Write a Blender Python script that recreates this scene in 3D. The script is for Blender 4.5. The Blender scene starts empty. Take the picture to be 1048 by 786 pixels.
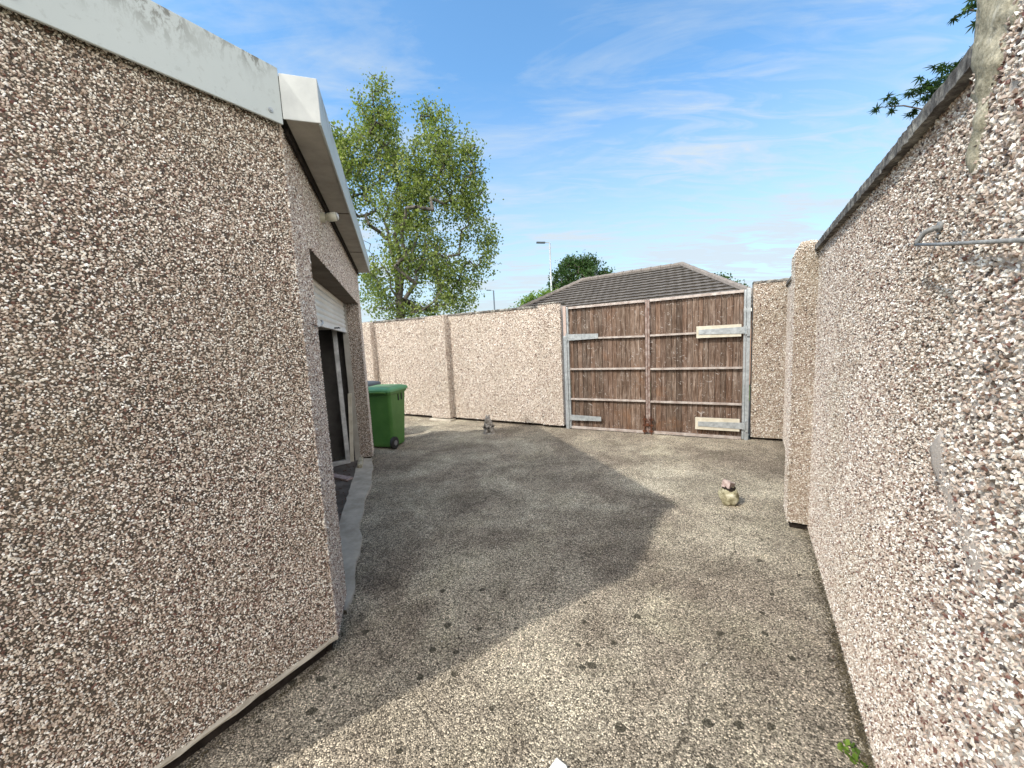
import bpy, bmesh, math, random
import numpy as np
from mathutils import Vector, Matrix, Quaternion
random.seed(7)
RNG = np.random.default_rng(11)
S = bpy.context.scene
COL = S.collection
R = math.radians

# ------------------------------------------------------------------ camera
FPX, TH, RO, CAM_H = 394.0, R(6.7), R(2.9), 1.7
down = np.array([math.sin(RO)*math.cos(TH), math.cos(RO)*math.cos(TH), math.sin(TH)])
fwd = np.array([0, 0, 1.0]) - down*down[2]; fwd /= np.linalg.norm(fwd)
rgt = np.cross(down, fwd)
cam = bpy.data.cameras.new('camera'); camo = bpy.data.objects.new('camera', cam); COL.objects.link(camo)
ax = [Vector((rgt[i], fwd[i], -down[i])) for i in range(3)]
M = Matrix((ax[0], -ax[1], -ax[2])).transposed().to_4x4(); M.translation = (0, 0, CAM_H)
camo.matrix_world = M
cam.sensor_width = 36.0; cam.lens = FPX/1048*36.0; cam.clip_start = 0.02; cam.clip_end = 3000
S.camera = camo

# ------------------------------------------------------------------ light
SUN_EL = R(46.0); SUNV = Vector((-0.844*math.cos(SUN_EL), -0.537*math.cos(SUN_EL), math.sin(SUN_EL))).normalized()
sl = bpy.data.lights.new('sun', 'SUN'); sl.energy = 2.0; sl.angle = R(1.3); sl.color = (1.0, 0.955, 0.88)
so = bpy.data.objects.new('sun', sl); COL.objects.link(so); so.location = (-5, -5, 12)
so.rotation_euler = (-SUNV).to_track_quat('-Z', 'Y').to_euler()
W = bpy.data.worlds.new('World'); S.world = W; W.use_nodes = True
wn, wl = W.node_tree.nodes, W.node_tree.links
wn.clear()
wo = wn.new('ShaderNodeOutputWorld'); wb = wn.new('ShaderNodeBackground'); wb.inputs['Strength'].default_value = 0.15
sky = wn.new('ShaderNodeTexSky'); sky.sky_type = 'NISHITA'; sky.sun_disc = False
sky.sun_elevation = SUN_EL; sky.sun_rotation = math.atan2(SUNV.x, SUNV.y)
sky.altitude = 50; sky.air_density = 1.0; sky.dust_density = 1.2; sky.ozone_density = 1.6
def wmath(op, a, b=None, clamp=False):
    n = wn.new('ShaderNodeMath'); n.operation = op; n.use_clamp = clamp
    for i, v in enumerate((a, b)):
        if v is None: continue
        if isinstance(v, (int, float)): n.inputs[i].default_value = v
        else: wl.new(v, n.inputs[i])
    return n.outputs[0]
tc = wn.new('ShaderNodeTexCoord'); sx = wn.new('ShaderNodeSeparateXYZ'); wl.new(tc.outputs['Generated'], sx.inputs[0])
zz = wmath('ADD', wmath('MAXIMUM', sx.outputs[2], 0.0), 0.12)
cx = wn.new('ShaderNodeCombineXYZ')
wl.new(wmath('DIVIDE', sx.outputs[0], zz), cx.inputs[0]); wl.new(wmath('DIVIDE', sx.outputs[1], zz), cx.inputs[1])
def cloud(rot, scale, sc, detail, rough, dist, lo, hi):
    m = wn.new('ShaderNodeMapping'); wl.new(cx.outputs[0], m.inputs[0]); m.inputs['Rotation'].default_value = (0, 0, rot); m.inputs['Scale'].default_value = scale
    n = wn.new('ShaderNodeTexNoise'); wl.new(m.outputs[0], n.inputs['Vector']); n.inputs['Scale'].default_value = sc
    n.inputs['Detail'].default_value = detail; n.inputs['Roughness'].default_value = rough; n.inputs['Distortion'].default_value = dist
    mr = wn.new('ShaderNodeMapRange'); mr.inputs[1].default_value = lo; mr.inputs[2].default_value = hi; wl.new(n.outputs[0], mr.inputs[0])
    return mr.outputs[0]
c1 = cloud(0.12, (0.55, 1.7, 1), 1.5, 8, 0.62, 0.6, 0.50, 0.78)
c2 = cloud(-0.15, (0.8, 2.6, 1), 3.4, 6, 0.6, 1.2, 0.44, 0.74)
c3 = cloud(0.3, (0.5, 0.8, 1), 0.55, 3, 0.5, 0.2, 0.40, 0.62)
band = wmath('MULTIPLY', c2, c3)
horizon = wn.new('ShaderNodeMapRange'); horizon.inputs[1].default_value = 0.02; horizon.inputs[2].default_value = 0.50
horizon.inputs[3].default_value = 0.85; horizon.inputs[4].default_value = 0.0; wl.new(sx.outputs[2], horizon.inputs[0])
fac = wmath('ADD', wmath('ADD', wmath('MULTIPLY', c1, 0.75), wmath('MULTIPLY', band, 0.85)), horizon.outputs[0])
fac = wmath('MINIMUM', fac, 0.93)
mx = wn.new('ShaderNodeMix'); mx.data_type = 'RGBA'
wl.new(fac, mx.inputs[0])
SKYGAIN = wn.new('ShaderNodeMix'); SKYGAIN.data_type = 'RGBA'; SKYGAIN.blend_type = 'MULTIPLY'; SKYGAIN.inputs[0].default_value = 1.0
wl.new(sky.outputs[0], SKYGAIN.inputs[6]); SKYGAIN.inputs[7].default_value = (0.68, 0.98, 1.08, 1)
wl.new(SKYGAIN.outputs[2], mx.inputs[6]); mx.inputs[7].default_value = (2.5, 2.82, 3.08, 1)
# broken bright cloud added to the unseen sky behind the viewer as fill light
bh = wn.new('ShaderNodeMapRange'); bh.inputs[1].default_value = 0.05; bh.inputs[2].default_value = -0.45; bh.interpolation_type = 'SMOOTHSTEP'
wl.new(sx.outputs[1], bh.inputs[0])
cb = cloud(0.9, (0.8, 0.8, 1), 0.9, 6, 0.55, 0.3, 0.30, 0.55)
mb = wn.new('ShaderNodeMix'); mb.data_type = 'RGBA'; wl.new(wmath('MULTIPLY', bh.outputs[0], cb), mb.inputs[0])
wl.new(mx.outputs[2], mb.inputs[6]); mb.inputs[7].default_value = (12.0, 11.4, 10.6, 1)
wl.new(mb.outputs[2], wb.inputs[0]); wl.new(wb.outputs[0], wo.inputs[0])
S.view_settings.view_transform = 'Standard'; S.view_settings.look = 'None'; S.view_settings.gamma = 1
S.view_settings.exposure = 0.95
S.render.engine = 'CYCLES'
S.render.resolution_x = 1024; S.render.resolution_y = 768
S.cycles.max_bounces = 6; S.cycles.diffuse_bounces = 4

# ------------------------------------------------------------------ materials
class NT:
    def __init__(s, name, rough=0.85, spec=0.3):
        s.m = bpy.data.materials.new(name); s.m.use_nodes = True; s.t = s.m.node_tree
        s.b = s.t.nodes['Principled BSDF']; s.b.inputs['Roughness'].default_value = rough
        s.b.inputs['Specular IOR Level'].default_value = spec
        s.co = s.t.nodes.new('ShaderNodeTexCoord').outputs['Object']
    def n(s, k): return s.t.nodes.new(k)
    def l(s, a, b): s.t.links.new(a, b)
    def mapping(s, scale, rot=(0, 0, 0), src=None):
        m = s.n('ShaderNodeMapping'); s.l(src or s.co, m.inputs[0]); m.inputs['Scale'].default_value = scale; m.inputs['Rotation'].default_value = rot
        return m.outputs[0]
    def noise(s, scale, detail=5, rough=0.6, dist=0, vec=None):
        n = s.n('ShaderNodeTexNoise'); s.l(vec or s.co, n.inputs['Vector'])
        n.inputs['Scale'].default_value = scale; n.inputs['Detail'].default_value = detail
        n.inputs['Roughness'].default_value = rough; n.inputs['Distortion'].default_value = dist
        return n.outputs[0]
    def vor(s, scale, out='Distance', vec=None, feature='F1', rnd=1.0):
        n = s.n('ShaderNodeTexVoronoi'); n.feature = feature; s.l(vec or s.co, n.inputs['Vector']); n.inputs['Scale'].default_value = scale
        n.inputs['Randomness'].default_value = rnd
        return n.outputs[out]
    def ramp(s, f, stops, mode='LINEAR'):
        r = s.n('ShaderNodeValToRGB'); r.color_ramp.interpolation = mode
        el = r.color_ramp.elements
        while len(el) < len(stops): el.new(0.5)
        for e, (p, c) in zip(el, stops):
            e.position = p
            e.color = (c, c, c, 1) if isinstance(c, (int, float)) else (*c, 1)
        s.l(f, r.inputs[0]); return r.outputs[0]
    def mix(s, f, a, b, mode='MIX'):
        m = s.n('ShaderNodeMix'); m.data_type = 'RGBA'; m.blend_type = mode
        for i, v in ((0, f), (6, a), (7, b)):
            if isinstance(v, (int, float)): m.inputs[i].default_value = v
            elif isinstance(v, tuple): m.inputs[i].default_value = (*v, 1)
            else: s.l(v, m.inputs[i])
        return m.outputs[2]
    def math(s, op, a, b=0.0, clamp=False):
        m = s.n('ShaderNodeMath'); m.operation = op; m.use_clamp = clamp
        for i, v in enumerate((a, b)):
            if isinstance(v, (int, float)): m.inputs[i].default_value = v
            else: s.l(v, m.inputs[i])
        return m.outputs[0]
    def base(s, c):
        if isinstance(c, tuple): s.b.inputs['Base Color'].default_value = (*c, 1)
        else: s.l(c, s.b.inputs['Base Color'])
    def bump(s, h, strength=0.5, dist=0.01):
        b = s.n('ShaderNodeBump'); b.inputs['Strength'].default_value = strength; b.inputs['Distance'].default_value = dist
        s.l(h, b.inputs['Height']); s.l(b.outputs[0], s.b.inputs['Normal'])
    def attr(s, name):
        a = s.n('ShaderNodeAttribute'); a.attribute_name = name; return a.outputs['Fac']

def simple(name, c1, c2, rough=0.7, scale=6, spec=0.3, metal=0, bump=0.0, bscale=60):
    k = NT(name, rough, spec); k.b.inputs['Metallic'].default_value = metal
    k.base(k.mix(k.ramp(k.noise(scale, 8, 0.65), [(0.35, 0.0), (0.68, 1.0)]), c1, c2))
    if bump: k.bump(k.noise(bscale, 5, 0.7), bump, 0.004)
    return k.m

def chip_mat(name, tone=1.0, warm=0.0, algae=0.25):
    k = NT(name, 0.55, 0.4)
    a = k.attr('chip')
    def c(r, g, b): return (r*tone*(1+warm), g*tone, b*tone*(1-warm))
    col = k.ramp(a, [(0.0, c(.055, .04, .035)), (0.06, c(.14, .065, .05)), (0.11, c(.25, .18, .14)), (0.24, c(.40, .32, .265)),
                     (0.46, c(.47, .39, .33)), (0.62, c(.60, .54, .47)), (0.78, c(.72, .68, .62)), (0.92, c(.84, .82, .78))], 'CONSTANT')
    g = k.ramp(k.noise(1.3, 6, 0.65), [(0.45, 0.0), (0.75, algae)])
    col = k.mix(g, col, (.30*tone, .265*tone, .17*tone), 'MIX')
    k.base(col)
    return k.m
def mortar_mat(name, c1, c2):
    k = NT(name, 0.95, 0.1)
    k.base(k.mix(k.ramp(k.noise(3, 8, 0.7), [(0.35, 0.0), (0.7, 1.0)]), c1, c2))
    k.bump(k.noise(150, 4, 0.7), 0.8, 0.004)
    return k.m
M_CHIP_R = chip_mat('pebbledash_sunny_wall', 1.12, 0.01, 0.25)
M_CHIP_L = chip_mat('pebbledash_garage', 1.28, 0.01, 0.3)
M_CHIP_B = chip_mat('pebbledash_back_wall', 1.2, 0.0, 0.25)
M_CHIP_P = chip_mat('pebbledash_mossy', 1.12, 0.0, 0.4)
M_MORT = mortar_mat('dash_mortar', (.30, .24, .185), (.42, .355, .28))
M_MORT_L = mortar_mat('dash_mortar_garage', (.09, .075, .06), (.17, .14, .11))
M_MORT_B = mortar_mat('dash_mortar_back', (.52, .45, .39), (.64, .565, .49))

def cement_mat():
    k = NT('weathered_cement', 0.95, 0.1)
    n = k.noise(9, 9, 0.72, 0.4)
    col = k.ramp(n, [(0.24, (.16, .145, .10)), (0.40, (.44, .40, .29)), (0.54, (.64, .58, .43)), (0.70, (.78, .74, .62))])
    sp = k.ramp(k.noise(70, 6, 0.8), [(0.38, (.35, .35, .33)), (0.6, (1, 1, 1))])
    k.base(k.mix(0.8, col, sp, 'MULTIPLY')); k.bump(k.noise(60, 8, 0.75), 0.7, 0.008); return k.m
M_CEMENT = cement_mat()
def coping_mat():
    k = NT('lichened_coping', 0.92, 0.1)
    col = k.ramp(k.noise(14, 9, 0.75, 0.3), [(0.36, (.045, .04, .035)), (0.48, (.14, .13, .12)), (0.58, (.30, .285, .25)), (0.72, (.50, .49, .43))])
    k.base(col); k.bump(k.noise(60, 6, 0.7), 0.8, 0.006); return k.m
M_COPING = coping_mat()

def ground_mat():
    k = NT('yard_concrete', 0.93, 0.12)
    big = k.noise(0.75, 7, 0.62, 0.6)
    base = k.ramp(big, [(0.30, (.37, .310, .245)), (0.44, (.46, .395, .31)), (0.56, (.62, .55, .43)), (0.70, (.78, .71, .56))])
    mid = k.ramp(k.noise(3.6, 8, 0.7, 0.5), [(0.32, (.62, .60, .58)), (0.55, (.96, .95, .93)), (0.75, (1.18, 1.16, 1.08))])
    base = k.mix(1.0, base, mid, 'MULTIPLY')
    moss = k.ramp(k.noise(1.5, 8, 0.7, 0.8), [(0.52, 0.0), (0.72, 0.6)])
    base = k.mix(moss, base, (.60, .54, .38))
    # exposed aggregate: every grain its own shade, dark binder between
    v = k.vor(160, 'Color'); sep = k.n('ShaderNodeSeparateColor'); k.l(v, sep.inputs[0])
    grain = k.ramp(sep.outputs[0], [(0.0, .20), (0.16, .5), (0.40, .92), (0.72, 1.35), (0.90, 2.1)], 'CONSTANT')
    base = k.mix(0.95, base, grain, 'MULTIPLY')
    edge = k.ramp(k.vor(160, 'Distance'), [(0.32, 1.0), (0.72, 0.42)])
    base = k.mix(0.75, base, edge, 'MULTIPLY')
    # tyre-dark and damp patches
    st = k.ramp(k.noise(1.05, 4, 0.5, 0.3, k.mapping((1, 1.6, 1), (0, 0, 0.5))), [(0.40, (.55, .54, .54)), (0.56, (1, 1, 1))])
    base = k.mix(0.55, base, st, 'MULTIPLY')
    # black lichen spots
    wob = k.n('ShaderNodeVectorMath'); wob.operation = 'ADD'
    nz = k.n('ShaderNodeTexNoise'); k.l(k.co, nz.inputs['Vector']); nz.inputs['Scale'].default_value = 38; nz.inputs['Detail'].default_value = 3
    scl = k.n('ShaderNodeVectorMath'); scl.operation = 'SCALE'; scl.inputs['Scale'].default_value = 0.028; k.l(nz.outputs['Color'], scl.inputs[0])
    k.l(k.co, wob.inputs[0]); k.l(scl.outputs[0], wob.inputs[1])
    vs = k.n('ShaderNodeTexVoronoi'); vs.voronoi_dimensions = '2D'; k.l(wob.outputs[0], vs.inputs['Vector']); vs.inputs['Scale'].default_value = 6.0
    s2 = k.n('ShaderNodeSeparateColor'); k.l(vs.outputs['Color'], s2.inputs[0])
    rad = k.math('MULTIPLY', k.ramp(s2.outputs[1], [(0.40, 0.0), (0.95, 1.0)]), 0.135)
    spot = k.math('LESS_THAN', vs.outputs['Distance'], rad)
    yy = k.n('ShaderNodeSeparateXYZ'); k.l(k.co, yy.inputs[0])
    near = k.ramp(k.math('ADD', k.math('MULTIPLY', yy.outputs[1], 0.2), k.math('MULTIPLY', k.noise(1.3, 2, 0.5), 0.5)), [(0.72, 1.0), (0.82, 0.0)])
    base = k.mix(k.math('MULTIPLY', k.math('MULTIPLY', spot, near), 0.8), base, (.035, .032, .022))
    cv_ = k.n('ShaderNodeTexVoronoi'); cv_.voronoi_dimensions = '2D'; cv_.feature = 'DISTANCE_TO_EDGE'; cv_.inputs['Scale'].default_value = 0.42
    w2 = k.n('ShaderNodeVectorMath'); w2.operation = 'ADD'; n3 = k.n('ShaderNodeTexNoise'); k.l(k.co, n3.inputs['Vector']); n3.inputs['Scale'].default_value = 3.0; n3.inputs['Detail'].default_value = 7
    s3 = k.n('ShaderNodeVectorMath'); s3.operation = 'SCALE'; s3.inputs['Scale'].default_value = 0.30; k.l(n3.outputs['Color'], s3.inputs[0]); k.l(k.co, w2.inputs[0]); k.l(s3.outputs[0], w2.inputs[1])
    k.l(w2.outputs[0], cv_.inputs['Vector'])
    crack = k.ramp(cv_.outputs['Distance'], [(0.0, 0.75), (0.0035, 0.0)])
    base = k.mix(k.math('MULTIPLY', crack, k.ramp(k.noise(1.7, 3, 0.5), [(0.45, 0.0), (0.55, 1.0)])), base, (.07, .06, .045))
    k.base(base)
    h = k.math('SUBTRACT', k.ramp(k.vor(160, 'Distance'), [(0.0, 1.0), (0.8, 0.0)]), k.math('MULTIPLY', k.noise(400, 2, 0.5), 0.3))
    k.bump(h, 0.75, 0.006)
    return k.m
M_GROUND = ground_mat()
M_SMOOTH = simple('smooth_threshold_concrete', (.38, .335, .27), (.58, .53, .44), 0.9, 7, 0.15, 0, 0.5, 40)
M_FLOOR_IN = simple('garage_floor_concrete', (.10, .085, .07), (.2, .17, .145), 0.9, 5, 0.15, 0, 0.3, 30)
M_DARK = simple('damp_brick_and_dark_gaps', (.015, .012, .01), (.05, .04, .035), 0.95, 14, 0.1, 0, 0.6, 50)
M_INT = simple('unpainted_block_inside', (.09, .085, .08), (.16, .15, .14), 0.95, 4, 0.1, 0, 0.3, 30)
def fascia_mat():
    k = NT('coated_steel_fascia', 0.42, 0.45)
    col = k.mix(k.noise(1.6, 5, 0.6), (.40, .44, .43), (.54, .57, .55))
    sz = k.n('ShaderNodeSeparateXYZ'); k.l(k.co, sz.inputs[0])
    up = k.ramp(k.math('SUBTRACT', sz.outputs[2], 2.80), [(0.06, 0.0), (0.22, 1.0)])
    d = k.ramp(k.noise(26, 9, 0.75, 0.5, k.mapping((1, 1, 0.45))), [(0.47, 0.0), (0.55, 0.9)])
    patch = k.ramp(k.noise(2.6, 3, 0.5), [(0.40, 0.0), (0.54, 1.0)])
    f = k.math('MULTIPLY', k.math('MULTIPLY', d, up), patch)
    f = k.math('MAXIMUM', f, k.math('MULTIPLY', k.ramp(k.noise(40, 6, 0.7), [(0.57, 0.0), (0.64, 0.7)]), 0.22))
    k.base(k.mix(f, col, (.13, .12, .09))); return k.m
M_FASCIA = fascia_mat()
M_SOFFIT = simple('stained_soffit', (.32, .30, .26), (.46, .43, .38), 0.85, 5, 0.2, 0, 0.2, 30)
M_FELT = simple('roof_felt', (.05, .05, .05), (.10, .10, .09), 0.95, 9, 0.1, 0, 0.5, 80)
M_WHITE = simple('weathered_white_paint', (.66, .65, .60), (.80, .79, .75), 0.5, 5, 0.4)
M_SHUT = simple('cream_shutter_enamel', (.62, .60, .54), (.74, .72, .66), 0.45, 3, 0.4)
M_UPVC = simple('white_plastic_frame', (.30, .29, .27), (.66, .65, .62), 0.35, 8, 0.45)
M_ENDPL = simple('pale_steel_end_plate', (.42, .44, .44), (.56, .58, .57), 0.45, 4, 0.4)
M_OLDPAINT = simple('rust_streaked_iron', (.17, .10, .075), (.40, .33, .30), 0.75, 14, 0.3, 0.1, 0.3, 80)
M_GALV = simple('galvanised_steel', (.30, .32, .33), (.52, .55, .56), 0.42, 16, 0.5, 0.35, 0.1, 60)
M_ALU = simple('weathered_angle_iron', (.30, .24, .21), (.56, .51, .47), 0.6, 12, 0.4, 0.15, 0.2, 60)
M_OLDIRON = simple('dull_grey_iron', (.17, .17, .165), (.36, .36, .35), 0.65, 60, 0.4, 0.2, 0.3, 200)
M_RUST = simple('rusty_iron', (.05, .02, .012), (.19, .075, .04), 0.85, 22, 0.3, 0.2, 0.5, 90)
M_BLACK = simple('black_rubber', (.012, .012, .012), (.03, .03, .03), 0.6, 20, 0.35)
M_GLASSD = simple('dark_glazing', (.012, .014, .015), (.025, .027, .028), 0.12, 3, 0.5)
M_NEWWOOD = simple('pale_new_timber', (.50, .45, .35), (.66, .62, .52), 0.8, 10, 0.2, 0, 0.3, 40)
M_BIN = simple('green_bin_plastic', (.05, .145, .03), (.075, .19, .045), 0.42, 3, 0.4, 0, 0.06, 160)
M_BINLID = simple('green_lid_plastic', (.08, .25, .11), (.13, .33, .16), 0.4, 3, 0.4, 0, 0.06, 160)
M_GREYBIN = simple('grey_blue_plastic', (.06, .08, .10), (.09, .11, .13), 0.45, 3, 0.4)
M_LIGHTCREAM = simple('aged_cream_plastic', (.55, .52, .40), (.70, .67, .54), 0.4, 12, 0.4)
M_LENS = simple('lamp_lens', (.45, .45, .42), (.6, .6, .56), 0.15, 12, 0.5)
def wood_mat():
    k = NT('weathered_gate_boards', 0.85, 0.2)
    b = k.attr('board')
    n = k.noise(9, 9, 0.72, 0.5, k.mapping((3.0, 3.0, 0.35)))
    n2 = k.noise(42, 5, 0.7, 0.2, k.mapping((3.5, 3.5, 0.16)))
    col = k.ramp(n, [(0.25, (.055, .035, .024)), (0.42, (.115, .078, .057)), (0.56, (.19, .145, .115)), (0.74, (.38, .33, .29))])
    var = k.ramp(b, [(0.0, (.60, .58, .57)), (0.35, (.95, .92, .90)), (0.6, (1.12, .98, .90)), (0.8, (.82, .80, .82)), (1.0, (1.3, 1.25, 1.22))])
    col = k.mix(1.0, col, var, 'MULTIPLY')
    col = k.mix(0.85, col, k.ramp(n2, [(0.36, (.42, .38, .36)), (0.52, (1, 1, 1)), (0.72, (1.5, 1.48, 1.45))]), 'MULTIPLY')
    fl = k.ramp(k.noise(11, 6, 0.7, 2.5), [(0.60, 0.0), (0.645, 0.8)])
    col = k.mix(fl, col, (.42, .38, .35))
    orange = k.ramp(k.noise(1.7, 4, 0.6, 0.4), [(0.58, 0.0), (0.7, 0.45)])
    col = k.mix(orange, col, (.22, .105, .05))
    k.base(col); k.bump(n2, 0.5, 0.004); return k.m
M_WOOD = wood_mat()
def tile_mat():
    k = NT('concrete_roof_tiles', 0.9, 0.15)
    col = k.ramp(k.noise(3.0, 8, 0.7), [(0.3, (.085, .078, .074)), (0.55, (.135, .124, .116)), (0.75, (.20, .186, .172))])
    col = k.mix(0.6, col, k.ramp(k.noise(20, 3, 0.6), [(0.35, .6), (0.65, 1.25)]), 'MULTIPLY')
    k.base(col); return k.m
M_TILE = tile_mat(); M_TILEEDGE = simple('moss_and_shade_tile_edge', (.02, .018, .015), (.06, .05, .04), 0.95, 20, 0.1)  # lip colour: moss, plus the shadow line under each course painted in
M_BRICK = simple('house_brick', (.22, .12, .08), (.32, .20, .14), 0.9, 12, 0.2)
M_STONE = None
def stone_mat():
    k = NT('mossy_garden_stone', 0.92, 0.15)
    col = k.ramp(k.noise(16, 7, 0.7, 0.4), [(0.34, (.10, .09, .05)), (0.46, (.30, .27, .17)), (0.56, (.52, .48, .33)), (0.68, (.72, .69, .58))])
    k.base(col); k.bump(k.noise(60, 6, 0.7), 0.9, 0.01); return k.m
M_STONE = stone_mat()
M_PINK = simple('pinkish_broken_brick', (.30, .20, .18), (.58, .49, .45), 0.9, 25, 0.15, 0, 0.6, 90)
M_STATUE = simple('weathered_cast_stone', (.12, .10, .085), (.52, .49, .44), 0.9, 28, 0.15, 0, 0.7, 110)
def leaf_mat(name, cols, trans=0.35, rough=0.5):
    k = NT(name, rough, 0.35)
    a = k.attr('leaf')
    k.base(k.ramp(a, cols))
    tr = k.n('ShaderNodeBsdfTranslucent'); k.l(k.ramp(a, [(p, (c[0]*1.6, c[1]*1.7, c[2]*0.9)) for p, c in cols]), tr.inputs[0])
    ms = k.n('ShaderNodeMixShader'); ms.inputs[0].default_value = trans
    out = k.t.nodes['Material Output']; k.l(k.b.outputs[0], ms.inputs[1]); k.l(tr.outputs[0], ms.inputs[2]); k.l(ms.outputs[0], out.inputs[0])
    return k.m
M_LBIRCH = leaf_mat('birch_leaves', [(0.0, (.060, .095, .025)), (0.45, (.155, .205, .055)), (1.0, (.32, .355, .14))], 0.42)
M_LDARK = leaf_mat('dark_leaves', [(0.0, (.018, .045, .012)), (0.5, (.04, .085, .02)), (1.0, (.075, .13, .03))], 0.25)
M_LLIME = leaf_mat('lime_leaves', [(0.0, (.08, .14, .02)), (0.5, (.15, .24, .04)), (1.0, (.22, .32, .06))], 0.35)
M_LMAPLE = leaf_mat('maple_leaves', [(0.0, (.012, .035, .010)), (0.5, (.025, .06, .016)), (1.0, (.05, .10, .022))], 0.25)
M_BARK = simple('dark_bark', (.05, .042, .035), (.14, .125, .11), 0.9, 8, 0.15, 0, 0.5, 30)
M_BARKB = simple('birch_bark', (.045, .038, .032), (.17, .155, .14), 0.85, 5, 0.2, 0, 0.4, 25)
M_GRASSF = simple('rough_grass', (.05, .075, .025), (.09, .12, .04), 0.95, 3, 0.1)
M_ASPH = simple('lane_asphalt', (.045, .045, .045), (.07, .068, .065), 0.9, 8, 0.15, 0, 0.4, 90)

# ------------------------------------------------------------------ helpers
def setp(o, label=None, cat=None, group=None, kind=None):
    if label: o['label'] = label
    if cat: o['category'] = cat
    if group: o['group'] = group
    if kind: o['kind'] = kind
    return o
def empty(name, loc, label, cat, group=None):
    o = bpy.data.objects.new(name, None); COL.objects.link(o); o.location = loc; o.empty_display_size = 0.2
    return setp(o, label, cat, group)
def link(name, me, mats, parent=None):
    o = bpy.data.objects.new(name, me); COL.objects.link(o)
    for m in (mats if isinstance(mats, (list, tuple)) else [mats]): me.materials.append(m)
    if parent is not None:
        o.parent = parent
        # geometry is written in world coordinates: put it in the parent's space
        t = Vector(parent.location); p = parent.parent
        while p is not None: t += Vector(p.location); p = p.parent
        me.transform(Matrix.Translation(-t))
    return o
class MB:
    """collects shapes in world coordinates and links them as one mesh"""
    def __init__(s): s.v = []; s.f = []; s.mi = []; s.at = []
    def add(s, vs, fs, mi=0, a=0.0):
        b = len(s.v); s.v += [tuple(v) for v in vs]
        for f in fs: s.f.append([b+i for i in f]); s.mi.append(mi); s.at.append(a)
    def box(s, o, u, w, lu, lw, z0, z1, mi=0, a=0.0):
        """box from point o, along u by lu, along w by lw (horizontal unit vectors)"""
        o = Vector((o[0], o[1], 0)); u = Vector((u[0], u[1], 0)); w = Vector((w[0], w[1], 0))
        c = [o, o+u*lu, o+u*lu+w*lw, o+w*lw]
        vs = [(p.x, p.y, z0) for p in c]+[(p.x, p.y, z1) for p in c]
        s.add(vs, [(0, 3, 2, 1), (4, 5, 6, 7), (0, 1, 5, 4), (1, 2, 6, 5), (2, 3, 7, 6), (3, 0, 4, 7)], mi, a)
    def obox(s, c, ax3, h, mi=0, a=0.0):
        c = Vector(c); A = [Vector(q) for q in ax3]
        vs = [c+A[0]*h[0]*i+A[1]*h[1]*j+A[2]*h[2]*k for k in (-1, 1) for j in (-1, 1) for i in (-1, 1)]
        s.add(vs, [(0, 2, 3, 1), (4, 5, 7, 6), (0, 1, 5, 4), (1, 3, 7, 5), (3, 2, 6, 7), (2, 0, 4, 6)], mi, a)
    def prism(s, poly, z0, z1, mi=0):
        n = len(poly); vs = [(p[0], p[1], z0) for p in poly]+[(p[0], p[1], z1) for p in poly]
        s.add(vs, [tuple(range(n))[::-1], tuple(range(n, 2*n))]+[(i, (i+1) % n, n+(i+1) % n, n+i) for i in range(n)], mi)
    def tube(s, pts, rad, n=8, mi=0, cap=True):
        pts = [Vector(p) for p in pts]; rad = rad if isinstance(rad, (list, tuple)) else [rad]*len(pts)
        rings = []; prev = None
        for i, p in enumerate(pts):
            d = (pts[min(i+1, len(pts)-1)]-pts[max(i-1, 0)]).normalized()
            if prev is None:
                x = d.orthogonal().normalized()
            else:
                x = (prev-d*prev.dot(d))
                x = x.normalized() if x.length > 1e-6 else d.orthogonal().normalized()
            prev = x; y = d.cross(x)
            rings.append([p+(x*math.cos(2*math.pi*j/n)+y*math.sin(2*math.pi*j/n))*rad[i] for j in range(n)])
        vs = [q for r in rings for q in r]; fs = []
        for i in range(len(pts)-1):
            for j in range(n): fs.append((i*n+j, i*n+(j+1) % n, (i+1)*n+(j+1) % n, (i+1)*n+j))
        if cap: fs.append(tuple(range(n))[::-1]); fs.append(tuple(range((len(pts)-1)*n, len(pts)*n)))
        s.add(vs, fs, mi)
    def build(s, name, mats, parent=None, attr=None, smooth=False, bevel=0):
        me = bpy.data.meshes.new(name); me.from_pydata(s.v, [], s.f)
        me.polygons.foreach_set('material_index', s.mi)
        if attr:
            a = me.attributes.new(attr, 'FLOAT', 'FACE'); a.data.foreach_set('value', s.at)
        if smooth: me.polygons.foreach_set('use_smooth', [True]*len(s.f))
        me.validate(); me.update()
        o = link(name, me, mats, parent)
        if bevel:
            b = o.modifiers.new('bevel', 'BEVEL'); b.width = bevel; b.segments = 2; b.limit_method = 'ANGLE'
        return o
def np_mesh(name, V, F, mats, parent=None, attr=None, vals=None, mi=None, smooth=False):
    """V (n,3), F (m,k) all faces with k corners"""
    me = bpy.data.meshes.new(name); k = F.shape[1]
    me.vertices.add(len(V)); me.vertices.foreach_set('co', V.astype(np.float32).ravel())
    me.loops.add(F.size); me.loops.foreach_set('vertex_index', F.astype(np.int32).ravel())
    me.polygons.add(len(F)); me.polygons.foreach_set('loop_start', np.arange(0, F.size, k, dtype=np.int32))
    if mi is not None: me.polygons.foreach_set('material_index', mi.astype(np.int32))
    me.polygons.foreach_set('use_smooth', np.full(len(F), smooth))
    if attr:
        a = me.attributes.new(attr, 'FLOAT', 'FACE'); a.data.foreach_set('value', vals.astype(np.float32))
    me.update(calc_edges=True)
    return link(name, me, mats, parent)
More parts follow.
